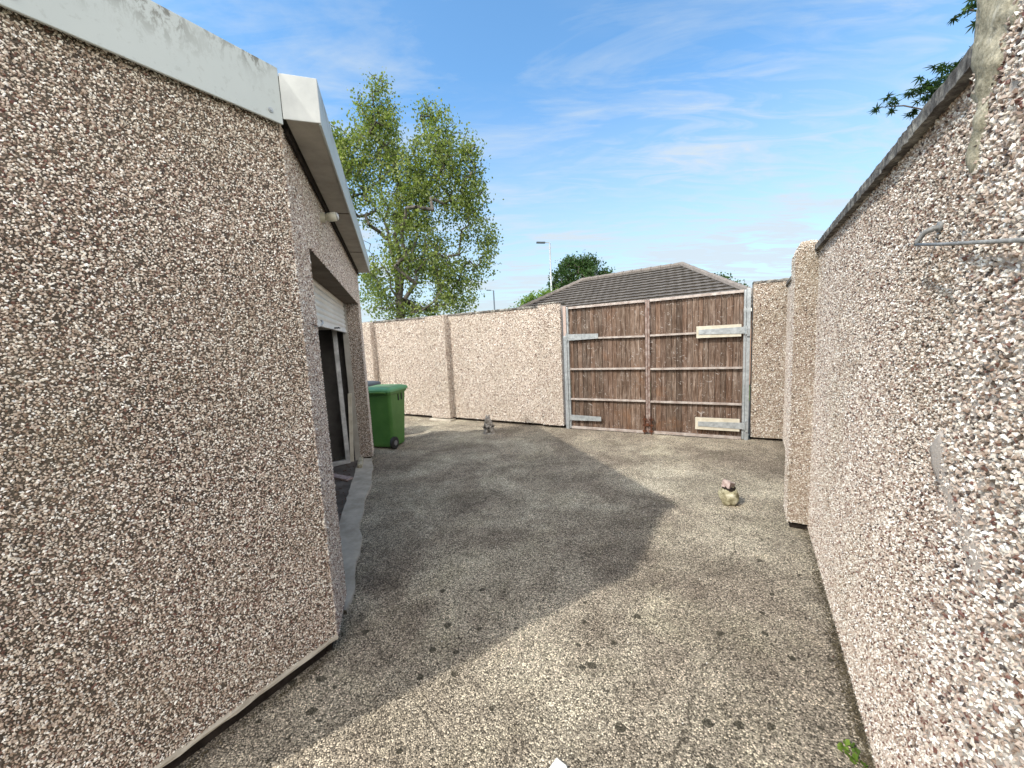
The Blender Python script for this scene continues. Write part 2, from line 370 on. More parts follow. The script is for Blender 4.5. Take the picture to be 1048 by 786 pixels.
def rand_rot(n, rng):
    q = rng.normal(size=(n, 4)); q /= np.linalg.norm(q, axis=1)[:, None]
    w, x, y, z = q.T
    return np.stack([np.stack([1-2*(y*y+z*z), 2*(x*y-z*w), 2*(x*z+y*w)], -1), np.stack([2*(x*y+z*w), 1-2*(x*x+z*z), 2*(y*z-x*w)], -1),
                     np.stack([2*(x*z-y*w), 2*(y*z+x*w), 1-2*(x*x+y*y)], -1)], 1)
def vnoise(P, freq, seed=0):
    """cheap smooth value noise on 2-D points"""
    r = np.random.default_rng(seed); T = r.random((64, 64))
    p = P*freq; i = np.floor(p).astype(int); f = p-i; f = f*f*(3-2*f)
    g = lambda a, b: T[(i[:, 0]+a) % 64, (i[:, 1]+b) % 64]
    return (g(0, 0)*(1-f[:, 0])+g(1, 0)*f[:, 0])*(1-f[:, 1])+(g(0, 1)*(1-f[:, 0])+g(1, 1)*f[:, 0])*f[:, 1]

OCT = np.array([[1, 0, 0], [-1, 0, 0], [0, 1, 0], [0, -1, 0], [0, 0, 1], [0, 0, -1]], float)
OCTF = np.array([[0, 2, 4], [2, 1, 4], [1, 3, 4], [3, 0, 4], [2, 0, 5], [1, 2, 5], [3, 1, 5], [0, 3, 5]])
class Dash:
    """a pebble-dashed solid: plain faces plus real stone chips bedded in them"""
    def __init__(s, seed): s.rng = np.random.default_rng(seed); s.P = []; s.N = []; s.SZ = []; s.boxes = MB()
    def face(s, o, u, L, z0, z1, n, step=0.0125, size=(0.0052, 0.0098), holes=(), bare=0.0):
        """vertical face from o along u (length L), z0..z1, outward n; holes = (a0,a1,z0,z1)"""
        na, nz = int(L/step), int((z1-z0)/step)
        A, Z = np.meshgrid((np.arange(na)+0.5)*L/na, z0+(np.arange(nz)+0.5)*(z1-z0)/nz)
        A = A+(np.arange(nz) % 2)[:, None]*step*0.5
        A = A.ravel()+s.rng.uniform(-.42, .42, A.size)*step; Z = Z.ravel()+s.rng.uniform(-.42, .42, Z.size)*step
        keep = (A > 0) & (A < L) & (Z > z0) & (Z < z1)
        for h in holes: keep &= ~((A > h[0]) & (A < h[1]) & (Z > h[2]) & (Z < h[3]))
        nb = vnoise(np.stack([A+31*n[0], Z], 1), 7, 3)*0.6+vnoise(np.stack([A, Z+9], 1), 23, 4)*0.4
        keep &= s.rng.random(A.size) > 0.06+bare*(nb > 0.55)
        A, Z = A[keep], Z[keep]
        sz = s.rng.uniform(size[0], size[1], A.size)
        off = sz*s.rng.uniform(-0.05, 0.45, A.size)
        P = np.stack([o[0]+u[0]*A+n[0]*off, o[1]+u[1]*A+n[1]*off, Z], 1)
        s.P.append(P); s.SZ.append(sz)
    def raw(s, P, sz): s.P.append(P); s.SZ.append(sz)
    def build(s, name, mat_chip, mat_mort, parent=None, smooth=False):
        P = np.concatenate(s.P); sz = np.concatenate(s.SZ); n = len(P)
        V = OCT[None]*s.rng.uniform(0.8, 1.25, (n, 6, 1))+s.rng.normal(0, 0.15, (n, 6, 3))
        V *= np.stack([s.rng.uniform(1.0, 1.35, n), s.rng.uniform(.85, 1.1, n), s.rng.uniform(.6, .95, n)], 1)[:, None]
        V = np.einsum('nij,nkj->nki', rand_rot(n, s.rng), V)*sz[:, None, None]+P[:, None]
        F = (OCTF[None]+(np.arange(n)*6)[:, None, None]).reshape(-1, 3)
        vals = np.repeat(s.rng.random(n), 8)
        # plain faces, triangulated
        bv = np.array(s.boxes.v) if s.boxes.v else np.zeros((0, 3)); bf = []
        for f in s.boxes.f:
            for i in range(1, len(f)-1): bf.append((f[0], f[i], f[i+1]))
        bf = np.array(bf, int).reshape(-1, 3)+n*6
        Vv = np.concatenate([V.reshape(-1, 3), bv]); Ff = np.concatenate([F, bf])
        mi = np.concatenate([np.zeros(len(F)), np.ones(len(bf))]); vals = np.concatenate([vals, np.zeros(len(bf))])
        return np_mesh(name, Vv, Ff, [mat_chip, mat_mort], parent, 'chip', vals, mi, smooth=smooth)
def v2(x, y): return Vector((x, y))

# ------------------------------------------------------------------ plan of the yard
P0 = v2(1.31, 1.28); D = v2(0.528, 0.849).normalized(); N = v2(-D.y, D.x)           # right wall line, N points into the yard
LC = v2(3.90, 5.49)                                                                  # far corner by the gate
C = v2(-1.06, 2.0); DL = v2(0.539, 0.842).normalized(); NL = v2(DL.y, -DL.x)         # garage corner, long side
e = v2(-0.287, 0.958).normalized(); NF = v2(e.y, -e.x)                               # garage front direction, outward normal
GL, GR = v2(0.98, 7.02), v2(3.53, 5.68); G = (GR-GL).normalized(); NG = v2(G.y, -G.x)  # gate line, NG towards camera
if NG.dot(v2(0, -1)) < 0: NG = -NG
BD = v2(-2.36, 1.36).normalized(); NB = v2(-BD.y, BD.x)
if NB.dot(v2(0, -1)) < 0: NB = -NB

# ------------------------------------------------------------------ ground
def sheet(name, x0, x1, y0, y1, z, mat, label_kind='structure'):
    m = MB(); m.add([(x0, y0, z), (x1, y0, z), (x1, y1, z), (x0, y1, z)], [(0, 1, 2, 3)])
    o = m.build(name, mat); o['kind'] = label_kind; return o
sheet('ground', -900, 900, -900, 900, -0.030, M_GRASSF)
# yard concrete: gently uneven sheet
def yard():
    xs = np.linspace(-9, 5.6, 147); ys = np.linspace(-5, 11, 161)
    X, Y = np.meshgrid(xs, ys); Pn = np.stack([X.ravel()+50, Y.ravel()+50], 1)
    Z = (vnoise(Pn, 1.1, 5)-0.5)*0.016+(vnoise(Pn, 3.7, 6)-0.5)*0.006
    # clip the sheet at the back boundary
    V = np.stack([X.ravel(), Y.ravel(), Z], 1); nx = len(xs)
    idx = np.arange(len(xs)*len(ys)).reshape(len(ys), nx)
    F = np.stack([idx[:-1, :-1].ravel(), idx[:-1, 1:].ravel(), idx[1:, 1:].ravel(), idx[1:, :-1].ravel()], 1)
    cen = V[F].mean(1)[:, :2]
    d1 = (cen-np.array(GL))@np.array(NG); d2 = (cen-np.array(P0))@np.array(N)
    F = F[(d1 > -0.35) & (d2 > -0.25)]
    o = np_mesh('yard_floor', V, F, M_GROUND, smooth=True); o['kind'] = 'structure'
yard()
m = MB(); q = GL-NG*0.3-G*14
m.add([(*(q), -0.02), (*(q+G*40), -0.02), (*(q+G*40-NG*3.4), -0.02), (*(q-NG*3.4), -0.02)], [(0, 1, 2, 3)])
o = m.build('back_lane', M_ASPH); o['kind'] = 'structure'

# ------------------------------------------------------------------ right boundary wall
rw = empty('boundary_wall', (P0.x, P0.y, 0), 'long right-hand boundary wall of pale pebbledash with a dark stone coping', 'wall')
S0, S1 = -2.6, (LC-P0).dot(D)
WT = 2.25
d = Dash(1)
d.boxes.box(P0+D*S0, D, -N, S1-S0, 0.22, 0.025, WT)
d.face(P0+D*-0.475, D, S1+0.475, 0.03, WT-0.002, N, 0.0072, (0.0029, 0.0057), bare=0.05)
d.build('dash_render', M_CHIP_R, M_MORT, rw)
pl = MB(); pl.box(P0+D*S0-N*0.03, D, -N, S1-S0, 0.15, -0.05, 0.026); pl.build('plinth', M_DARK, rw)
def rough_slab(o2, u, L, n, out, back, z0, z1, name, mat, parent, seg=0.022, amp=0.0028, seed=0):
    """coping: slab along u with slightly broken arrises"""
    k = max(2, int(L/seg)); rr = np.random.default_rng(seed); vs = []; fs = []
    for i in range(k+1):
        j = lambda a=amp: rr.uniform(-a, a)
        p = o2+u*(L*i/k)
        for (w, z) in ((out+j(), z0+j(amp*.6)), (out+j(), z1-0.012+j(amp*.6)), (out-0.012+j(), z1+j(amp*.6)), (-back, z1+j(amp*.6)), (-back, z0)):
            vs.append((p.x+n.x*w, p.y+n.y*w, z))
    for i in range(k):
        for a in range(5):
            b = (a+1) % 5; fs.append((i*5+a, i*5+b, (i+1)*5+b, (i+1)*5+a))
    fs.append((0, 1, 2, 3, 4)); fs.append(tuple(k*5+i for i in (4, 3, 2, 1, 0)))
    mm = MB(); mm.add(vs, fs); return mm.build(name, mat, parent)
SP = (v2(2.315, 3.03)-P0).dot(D)      # pier station
rough_slab(P0+D*S0, D, SP-S0-0.01, N, 0.03, 0.25, WT, WT+0.055, 'coping', M_COPING, rw, seed=1)
rough_slab(P0+D*(SP+0.33), D, S1-SP-0.33, N, 0.025, 0.25, WT, WT+0.05, 'coping', M_COPING, rw, seed=2)
# mid pier
d = Dash(2); o0 = P0+D*SP
PW = 0.145
d.boxes.box(o0-N*0.10, D, N, 0.32, 0.10+PW, 0.06, WT+0.0)
d.face(o0, N, PW, 0.06, WT, -D, 0.0080, (0.0032, 0.0060))
d.face(o0+N*PW, D, 0.32, 0.06, WT, N, 0.0080, (0.0032, 0.0060))
# rounded cap
cap = MB(); nn = 7
rng2 = np.random.default_rng(4); pts = []
for i in range(nn+1):
    t = i/nn
    row = []
    for j in range(9):
        a = j/8; w = -0.10+(0.10+PW)*a; hz = WT+0.085*math.sin(math.pi*min(1, (0.25+0.75*(1-a))))**0.6*(1 if 0 < j < 8 else 0)*(0.75 if i in (0, nn) else 1)
        p = o0+D*(0.32*t)+N*w; row.append((p.x, p.y, hz if 0 < j < 8 else WT-0.002)); 
        if 0 < j < 8 or j == 8:
            pass
    pts.append(row)
cv = [p for r_ in pts for p in r_]; cf = []
for i in range(nn):
    for j in range(8): cf.append((i*9+j, i*9+j+1, (i+1)*9+j+1, (i+1)*9+j))
for i in (0, nn): cf.append(tuple(i*9+j for j in range(9)))
d.boxes.add(cv, cf)
cP = np.array(cv); K = 1100
ii = rng2.integers(0, nn, K); jj = rng2.integers(0, 8, K); a_, b_ = rng2.random((2, K))[:, :, None]
g_ = cP.reshape(nn+1, 9, 3)
PP = g_[ii, jj]*(1-a_)*(1-b_)+g_[ii+1, jj]*a_*(1-b_)+g_[ii, jj+1]*(1-a_)*b_+g_[ii+1, jj+1]*a_*b_
d.raw(PP, rng2.uniform(0.0035, 0.0065, K))
tt_ = rng2.random((K//2, 1)); hh_ = rng2.random((K//2, 1))
prof = g_[0]; jf = rng2.uniform(0, 8, K//2); j0 = jf.astype(int).clip(0, 7); fr = (jf-j0)[:, None]
top = prof[j0]*(1-fr)+prof[j0+1]*fr; lo = top.copy(); lo[:, 2] = WT
d.raw(lo+(top-lo)*hh_, rng2.uniform(0.0035, 0.0065, K//2))
d.build('pier', M_CHIP_P, M_MORT, rw)
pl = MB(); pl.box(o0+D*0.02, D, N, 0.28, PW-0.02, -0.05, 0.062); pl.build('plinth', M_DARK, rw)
# near pier, coarser dash, projecting a little, with a smeared cement head
d = Dash(3); n0 = P0+D*(-1.05); PJ = 0.035
d.boxes.box(n0-N*0.2, D, N, 0.575, 0.2+PJ, 0.03, 2.5)
d.face(n0+N*PJ, D, 0.575, 0.03, 2.46, N, 0.0076, (0.0029, 0.0062), bare=0.22)
d.face(P0+D*S0, D, 1.55, 0.03, WT, N, 0.014, (0.0055, 0.0095), bare=0.15)
d.build('near_pier', chip_mat('pebbledash_coarse', 1.15, 0.0, 0.25), M_MORT_B, rw)
def smear(outline, base_o, zoff, thick, name, mat, parent, res=0.012, seed=1, amp=0.5, expo=0.5):
    """irregular trowelled cement patch on the wall: outline in (s, z); thickness swells inwards"""
    ol = np.array(outline); a0, a1 = ol[:, 0].min(), ol[:, 0].max(); b0, b1 = ol[:, 1].min(), ol[:, 1].max()
    A, B = np.meshgrid(np.arange(a0, a1+res, res), np.arange(b0, b1+res, res)); Pt = np.stack([A.ravel(), B.ravel()], 1)
    wig = np.stack([vnoise(Pt+20, 22, seed)-.5, vnoise(Pt+40, 22, seed+1)-.5], 1)*0.03
    Q = Pt+wig; n = len(ol); dm = np.full(len(Q), 9.0); ins = np.zeros(len(Q), bool)
    for i in range(n):
        p, q = ol[i], ol[(i+1) % n]; ed = q-p; t = np.clip(((Q-p)@ed)/(ed@ed), 0, 1)
        dm = np.minimum(dm, np.linalg.norm(Q-(p+t[:, None]*ed), axis=1))
        c = ((p[1] > Q[:, 1]) != (q[1] > Q[:, 1])) & (Q[:, 0] < (q[0]-p[0])*(Q[:, 1]-p[1])/(q[1]-p[1]+1e-12)+p[0]); ins ^= c
    sd = np.where(ins, dm, -dm)
    h = thick*(np.clip(sd/0.04, -1, 1))*np.where(sd > 0, 1, 1.0)
    h = np.where(sd > 0, thick*np.clip(sd/0.05, 0, 1)**expo, -0.02*np.clip(-sd/0.01, 0, 1))
    h += np.where(sd > 0, 1, 0)*((vnoise(Pt+7, 30, seed+2)-.5)*0.016+(vnoise(Pt+3, 70, seed+3)-.5)*0.007)*amp
    pos = np.stack([base_o[0]+D.x*Pt[:, 0]+N.x*(h+zoff), base_o[1]+D.y*Pt[:, 0]+N.y*(h+zoff), Pt[:, 1]], 1)
    nx = A.shape[1]; idx = np.arange(A.size).reshape(A.shape)
    F = np.stack([idx[:-1, :-1].ravel(), idx[1:, :-1].ravel(), idx[1:, 1:].ravel(), idx[:-1, 1:].ravel()], 1)
    keep = (sd[F] > -0.012).all(1)
    return np_mesh(name, pos, F[keep], mat, parent, smooth=True)
smear([(-0.455, 2.62), (-0.462, 2.26), (-0.482, 2.12), (-0.478, 1.985), (-0.508, 1.98), (-0.540, 2.05), (-0.575, 2.13), (-0.62, 2.22), (-0.68, 2.31), (-0.80, 2.42), (-0.80, 2.62)],
      P0, PJ-0.006, 0.018, 'cement_patch', M_CEMENT, rw, seed=5, amp=0.7)
hd = MB(); hd.box(n0-N*0.21-D*0.01, D, N, 0.60, 0.21+PJ+0.012, 2.47, 2.66); hd.build('pier_head', M_CEMENT, rw, bevel=0.02)
smear([(-0.39, 1.36), (-0.43, 1.42), (-0.50, 1.38), (-0.58, 1.32), (-0.72, 1.25), (-0.70, 1.13), (-0.56, 1.20), (-0.46, 1.27)],
      P0, PJ-0.0005, 0.0042, 'cement_patch', M_MORT_B, rw, seed=15, amp=0.12)
# iron stay fixed to the wall
hk = MB()
def onw(s_, z, out): p = P0+D*s_+N*out; return (p.x, p.y, z)
hk.tube([onw(-0.225, 1.905, 0.045), onw(-0.42, 1.873, 0.05), onw(-0.80, 1.815, 0.055)], 0.0042, 10)
hk.build('stay_bar', M_OLDIRON, rw, smooth=True)
hk = MB()
hk.tube([onw(-0.245, 1.942, 0.0), onw(-0.243, 1.94, 0.018), onw(-0.238, 1.932, 0.034), onw(-0.228, 1.912, 0.043), onw(-0.224, 1.905, 0.045)], [0.008, 0.007, 0.0065, 0.006, 0.005], 10)
hk.tube([onw(-0.245, 1.942, 0.002), onw(-0.245, 1.942, 0.010)], 0.014, 12)
hk.build('stay_hook', M_OLDIRON, rw, smooth=True)

# ------------------------------------------------------------------ short wall right of the gate
gw = empty('wall_return', (GR.x, GR.y, 0), 'short pebbledash wall panel between the right gate post and the corner', 'wall')
GWL = (LC-GR).dot(G)-0.0
d = Dash(5); q = GR+G*0.03
d.boxes.box(q, G, -NG, GWL+0.22, 0.22, 0.045, 2.31)
d.face(q, G, GWL+0.1, 0.05, 2.31, NG, 0.0135, (0.0058, 0.0105))
d.build('dash_render', M_CHIP_P, M_MORT, gw)
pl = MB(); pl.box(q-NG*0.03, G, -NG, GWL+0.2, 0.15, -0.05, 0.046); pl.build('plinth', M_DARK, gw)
rough_slab(q, G, GWL+0.22, NG, 0.012, 0.23, 2.31, 2.345, 'coping', M_COPING, gw, seed=6, amp=0.009)

# ------------------------------------------------------------------ back wall with its piers
bw = empty('back_wall', (GL.x, GL.y, 0), 'sunlit buff pebbledash back wall with projecting piers left of the gate', 'wall')
BL = 7.6; b0 = GL-G*0.04; BT = 2.25
# wall faces: three bays, each a step proud of the next
d = Dash(7)
d.boxes.box(b0, BD, -NB, BL, 0.22, 0.05, BT)
d.face(b0, BD, BL, 0.05, BT, NB, 0.0150, (0.0060, 0.0112))
d.build('dash_render', M_CHIP_B, M_MORT_B, bw)
for (s0, wdt, pj, zt) in ((0.0, 0.42, 0.06, BT+0.045), (2.60, 0.50, 0.13, BT+0.012), (4.88, 0.50, 0.13, BT+0.012)):
    d = Dash(int(20+s0*10)); q = b0+BD*s0
    d.boxes.box(q-NB*0.01, BD, NB, wdt, pj+0.01, 0.05, zt)
    d.face(q+NB*pj, BD, wdt, 0.05, zt, NB, 0.0145, (0.0060, 0.0112)); d.face(q, NB, pj, 0.05, zt, -BD, 0.0145, (0.006, 0.0112)); d.face(q+BD*wdt, NB, pj, 0.05, zt, BD, 0.0145, (0.006, 0.0112))
    d.build('pier', M_CHIP_B if s0 else M_CHIP_P, M_MORT_B, bw)
    if s0:
        fb = MB(); fb.box(q-BD*0.05, BD, NB, wdt+0.1, pj+0.07, -0.03, 0.028); fb.build('footing', M_SMOOTH, bw, bevel=0.008)
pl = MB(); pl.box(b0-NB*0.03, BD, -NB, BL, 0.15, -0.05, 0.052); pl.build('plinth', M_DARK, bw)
rough_slab(b0+BD*0.42, BD, BL-0.42, NB, 0.02, 0.23, BT, BT+0.035, 'coping', M_COPING, bw, seed=9, amp=0.007)
rough_slab(b0, BD, 0.42, NB, 0.075, 0.24, BT+0.045, BT+0.065, 'coping', M_COPING, bw, seed=10, amp=0.009)

# ------------------------------------------------------------------ garage
ga = empty('garage', (C.x, C.y, 0), 'flat-roofed pebbledash garage with pale fascia and half-open roller door on the left', 'garage')
ZT = 2.79; FL = 4.15; SL = 1.17; TK = 0.21
E2 = C+e*FL
# long side, cut short out of view so the foreground stays sunlit
d = Dash(31); q = C-DL*SL
d.boxes.box(q, DL, -NL, SL, TK, 0.085, ZT)
d.face(q, DL, SL, 0.09, ZT, NL, 0.0070, (0.0029, 0.0060))
# front pieces: near jamb, lintel, far pillar
J0, J1, LZ = 0.42, 3.78, 2.31
d.boxes.box(C, e, -NF, J0, TK, 0.085, ZT); d.boxes.box(C+e*J0, e, -NF, J1-J0, TK, LZ, ZT); d.boxes.box(C+e*J1, e, -NF, FL-J1, TK, 0.055, ZT)
d.face(C, e, FL, 0.06, ZT, NF, 0.0074, (0.0030, 0.0060), holes=[(J0, J1, 0, LZ)])
d.face(C+e*J1, -NF, TK, 0.06, LZ, -e, 0.0074, (0.0030, 0.0060))
d.face(C+e*FL, -NF, 1.0, 0.06, ZT, e, 0.016, (0.006, 0.0110))
# rounded corner of chips
ck = 420; zz_ = np.linspace(0.09, ZT, ck)+RNG.uniform(-.004, .004, ck)
d.raw(np.stack([np.full(ck, C.x)+RNG.uniform(-.003, .003, ck), np.full(ck, C.y)+RNG.uniform(-.003, .003, ck), zz_], 1), RNG.uniform(.0045, .0075, ck))
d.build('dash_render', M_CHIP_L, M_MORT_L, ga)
# far and rear walls
m = MB(); far = -NF
E3 = E2+far*5.0; GQ = C-DL*SL
m.box(E2+e*0.002-e*TK+far*TK, far, e, 4.8, TK, 0.05, ZT)
back = (GQ-E3); bl = back.length; back.normalize(); bn = v2(back.y, -back.x)
if bn.dot(C-E3) < 0: bn = -bn
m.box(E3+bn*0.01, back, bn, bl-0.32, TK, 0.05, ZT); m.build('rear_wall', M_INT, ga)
# concrete base strip, ragged lower edge of the render and the dark gap
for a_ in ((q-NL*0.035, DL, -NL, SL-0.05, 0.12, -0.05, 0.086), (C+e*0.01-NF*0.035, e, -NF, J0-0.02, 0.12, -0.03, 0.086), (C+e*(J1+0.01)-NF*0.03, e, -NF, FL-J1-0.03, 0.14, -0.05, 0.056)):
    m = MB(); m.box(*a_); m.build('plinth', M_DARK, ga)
rough_slab(q, DL, SL, NL, 0.012, 0.02, 0.078, 0.1, 'bell_bead', M_SMOOTH, ga, seg=0.05, amp=0.004, seed=33)
# inner lining, ceiling
m = MB()
lin = 0.012
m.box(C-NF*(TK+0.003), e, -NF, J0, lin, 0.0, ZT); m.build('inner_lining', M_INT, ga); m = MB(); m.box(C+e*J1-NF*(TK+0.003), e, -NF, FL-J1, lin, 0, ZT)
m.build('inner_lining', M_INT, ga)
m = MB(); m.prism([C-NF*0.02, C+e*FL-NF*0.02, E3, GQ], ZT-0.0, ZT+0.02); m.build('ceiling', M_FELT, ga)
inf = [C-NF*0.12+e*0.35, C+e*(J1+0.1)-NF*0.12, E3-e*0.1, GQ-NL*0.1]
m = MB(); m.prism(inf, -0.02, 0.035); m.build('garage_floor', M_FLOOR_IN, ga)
# threshold strip, wavy outer edge
m = MB(); K = 34; vs = []; fs = []; rr = np.random.default_rng(8)
for i in range(K+1):
    s_ = 0.30+(J1+0.02-0.30)*i/K; wv = 0.012*math.sin(i*0.9)+rr.uniform(-.008, .008)+0.02*math.sin(i*0.31)
    for (w, z) in ((0.02+wv, -0.02), (0.015+wv, 0.028), (-0.19+rr.uniform(-.01, .01), 0.046), (-0.2, -0.02)):
        p = C+e*s_+NF*w; vs.append((p.x, p.y, z))
for i in range(K):
    for a in range(3): fs.append((i*4+a, i*4+a+1, (i+1)*4+a+1, (i+1)*4+a))
m.add(vs, fs); m.build('threshold', M_SMOOTH, ga)
# roof, fascia, soffit
RO_ = [C+NL*0.035-DL*SL, C+NL*0.035, C+NF*0.20+DL*0.015, C+e*FL+NF*0.20, E3, GQ]
m = MB(); m.prism([C-DL*SL+NL*0.03, C+NL*0.03, C+NF*0.17+e*0.03, C+e*(FL-0.08)+NF*0.17, E3, GQ-NL*0.02], ZT+0.03, 2.99); m.build('roof', M_FELT, ga)
FT = 3.02
def fas(o2, u, L, n, t, z0, z1, name, mat):
    mm = MB(); mm.box(o2, u, n, L, t, z0, z1); return mm.build(name, mat, ga, bevel=0.003)
cs = C-DL*0.0
fas(C-DL*SL+NL*0.026, DL, SL+0.0, NL, 0.012, ZT-0.02, FT, 'fascia', M_FASCIA)
# end plate of the eaves box, from the seam to the outer corner
oc = C+NF*0.190-e*0.02; sc_ = C+NL*0.036+DL*0.003; ev = (oc-sc_); el_ = ev.length; ev.normalize(); en = v2(ev.y, -ev.x)
if en.dot(-e) < 0: en = -en
fas(sc_, ev, el_, en, 0.006, ZT+0.005, FT-0.022, 'eaves_end', M_ENDPL)
fas(oc, e, FL-0.06, -NF, 0.012, ZT+0.0, FT-0.022, 'fascia', M_FASCIA)
m = MB(); m.prism([sc_-en*0.004+ev*0.01, oc-NF*0.013-en*0.004, oc+e*(FL-0.065)-NF*0.013, C+e*(FL-0.065)+NF*0.035, C+NF*0.035+e*0.03], ZT+0.008, ZT+0.02)
m.build('soffit', M_SOFFIT, ga)
m = MB(); m.box(C+e*0.05+NF*0.013, e, NF, FL-0.05, 0.012, ZT-0.03, ZT+0.006); m.build('wall_batten', M_DARK, ga)
fas(oc+e*(FL-0.06), -NF, 0.19, e, 0.006, ZT+0.0, FT-0.006, 'eaves_end', M_WHITE)
# soffit joint lines
for s_ in (1.35, 2.75):
    m = MB(); m.box(C+e*s_+NF*0.04, e, NF, 0.006, 0.145, ZT+0.004, ZT+0.0085)
    m.build('soffit_joint', M_DARK, ga)
# fascia screws
for s_ in (0.055, 0.80):
    m = MB(); p = C-DL*s_+NL*0.038
    m.tube([(p.x, p.y, ZT+0.022), (p.x+NL.x*0.004, p.y+NL.y*0.004, ZT+0.022)], 0.011, 12)
    m.tube([(p.x+NL.x*0.004, p.y+NL.y*0.004, ZT+0.022), (p.x+NL.x*0.008, p.y+NL.y*0.008, ZT+0.022)], 0.006, 6)
    m.build('screw', M_GALV, ga)
# moss lumps on the fascia edge
m = MB(); rr = random.Random(3)
for i in range(60):
    s_ = rr.uniform(0.2, 1.1); p = C-DL*s_+NL*rr.uniform(0.0, 0.03); r_ = rr.uniform(.004, .013)
    vs = []; 
    for v in OCT: vs.append((p.x+v[0]*r_*rr.uniform(.7, 1.6), p.y+v[1]*r_*rr.uniform(.7, 1.6), FT+v[2]*r_*rr.uniform(.4, .9)))
    m.add(vs, OCTF.tolist())
m.build('roof_moss', M_DARK, ga)['kind'] = 'stuff'
# roller shutter
m = MB(); sh0 = C-NF*0.20; z = 1.965; top_z = LZ+0.02; ns = 9; prof = []
sl_h = (top_z-z)/6
zz2 = z
prof = [(0.0, z-0.03), (0.012, z-0.03), (0.012, z)]
for i in range(6):
    for j in range(6):
        t = j/6; prof.append((0.0+0.016*math.sin(math.pi*t)**0.7, z+sl_h*(i+t)))
vs = []; A0, A1 = J0-0.01, J1+0.03
for (w, zz3) in prof:
    for s_ in (A0, A1):
        p = sh0+e*s_+NF*w; vs.append((p.x, p.y, zz3))
fs = [(2*i, 2*i+1, 2*i+3, 2*i+2) for i in range(len(prof)-1)]
m.add(vs, fs); sd = m.build('shutter', M_SHUT, ga)
md = sd.modifiers.new('thickness', 'SOLIDIFY'); md.thickness = 0.006
m = MB(); m.box(sh0+e*A0-NF*0.012, e, NF, A1-A0, 0.03, z-0.062, z-0.03); m.build('bottom_rail', M_WHITE, sd)
m = MB(); p = sh0+e*2.55+NF*0.018; m.tube([(p.x, p.y, z-0.045), (p.x+NF.x*.05, p.y+NF.y*.05, z-0.045)], 0.008, 8)
m.tube([(p.x+NF.x*.05-e.x*.05, p.y+NF.y*.05-e.y*.05, z-0.045), (p.x+NF.x*.05+e.x*.05, p.y+NF.y*.05+e.y*.05, z-0.045)], 0.008, 8); m.build('handle', M_BLACK, sd)
for s_ in (J0+0.002, J1-0.042):
    m = MB(); m.box(C+e*s_-NF*0.235, e, NF, 0.04, 0.07, 0.03, LZ); m.build('guide_rail', M_SOFFIT, ga)
m = MB(); p = C+e*0.0-NF*0.28
p1 = C+e*J0-NF*0.46; m.tube([(p1.x, p1.y, 2.45), ((p1+e*(J1-J0)).x, (p1+e*(J1-J0)).y, 2.45)], 0.14, 16); m.build('shutter_roll', M_SHUT, ga, smooth=True)
# hook by the jamb
m = MB(); p = C+e*0.30
m.tube([(p.x, p.y, 1.83), (p.x+NF.x*.04, p.y+NF.y*.04, 1.83), (p.x+NF.x*.05+e.x*.02, p.y+NF.y*.05+e.y*.02, 1.85), (p.x+NF.x*.04+e.x*.04, p.y+NF.y*.04+e.y*.04, 1.865)], 0.006, 8)
m.build('wall_hook', M_GALV, ga, smooth=True)
m = MB(); p = C+e*0.12
m.tube([(p.x+NF.x*.02, p.y+NF.y*.02, 1.835), (p.x+NF.x*.022+e.x*.2, p.y+NF.y*.022+e.y*.2, 1.832)], 0.003, 6)
m.build('wall_hook', M_RUST, ga)
# security light under the eaves
m = MB(); s_ = 1.02; p = C+e*s_; zc = 2.66
m.tube([(p.x, p.y, zc), (p.x+NF.x*0.035, p.y+NF.y*0.035, zc)], 0.035, 14); lt = m.build('security_light', M_LIGHTCREAM, ga, smooth=False)
m = MB(); dirv = Vector((NF.x*0.95, NF.y*0.95, 0.05)) 
a = Vector((p.x, p.y, zc))+Vector((NF.x, NF.y, 0))*0.035; b = a+Vector((NF.x*.075, NF.y*.075, 0.012))
m.tube([a, a+(b-a)*0.15, a+(b-a)*0.2, b], [0.022, 0.022, 0.032, 0.032], 16); m.build('lamp_body', M_LIGHTCREAM, lt, smooth=True)
m = MB(); m.tube([b, b+(b-a).normalized()*0.010, b+(b-a).normalized()*0.018], [0.030, 0.026, 0.012], 16); m.build('lens', M_LENS, lt, smooth=True)

# things kept inside the garage
def frame_thing(name, base, u, w, h, lean_n, lean, label, cat, t=0.06, d_=0.06, pane=True):
    """upright frame standing at base, width along u, leaning back towards lean_n"""
    o = empty(name, (base[0], base[1], base[2]), label, cat)
    u3 = Vector((u.x, u.y, 0)); up = Vector((lean_n.x*math.sin(lean), lean_n.y*math.sin(lean), math.cos(lean))); n3 = u3.cross(up)
    B = Vector(base)
    m = MB()
    for c_, hu, hv in ((B+u3*t/2+up*h/2, t/2, h/2), (B+u3*(w-t/2)+up*h/2, t/2, h/2), (B+u3*w/2+up*t/2, w/2-t, t/2), (B+u3*w/2+up*(h-t/2), w/2-t, t/2)):
        m.obox(c_, (u3, up, n3), (hu, hv, d_/2))
    m.build('frame', M_UPVC, o, bevel=0.004)
    if pane:
        m = MB(); m.obox(B+u3*w/2+up*h/2, (u3, up, n3), (w/2-t*0.8, h/2-t*0.8, 0.01)); m.build('pane', M_GLASSD, o)
    for hz in (0.12, 0.3, 0.5, 0.7, 0.88):
        m = MB(); m.obox(B+up*h*hz+u3*(-0.006), (u3, up, n3), (0.006, 0.05, 0.012)); m.build('hinge', M_BLACK, o)
    return o
q = C+e*3.66-NF*0.30
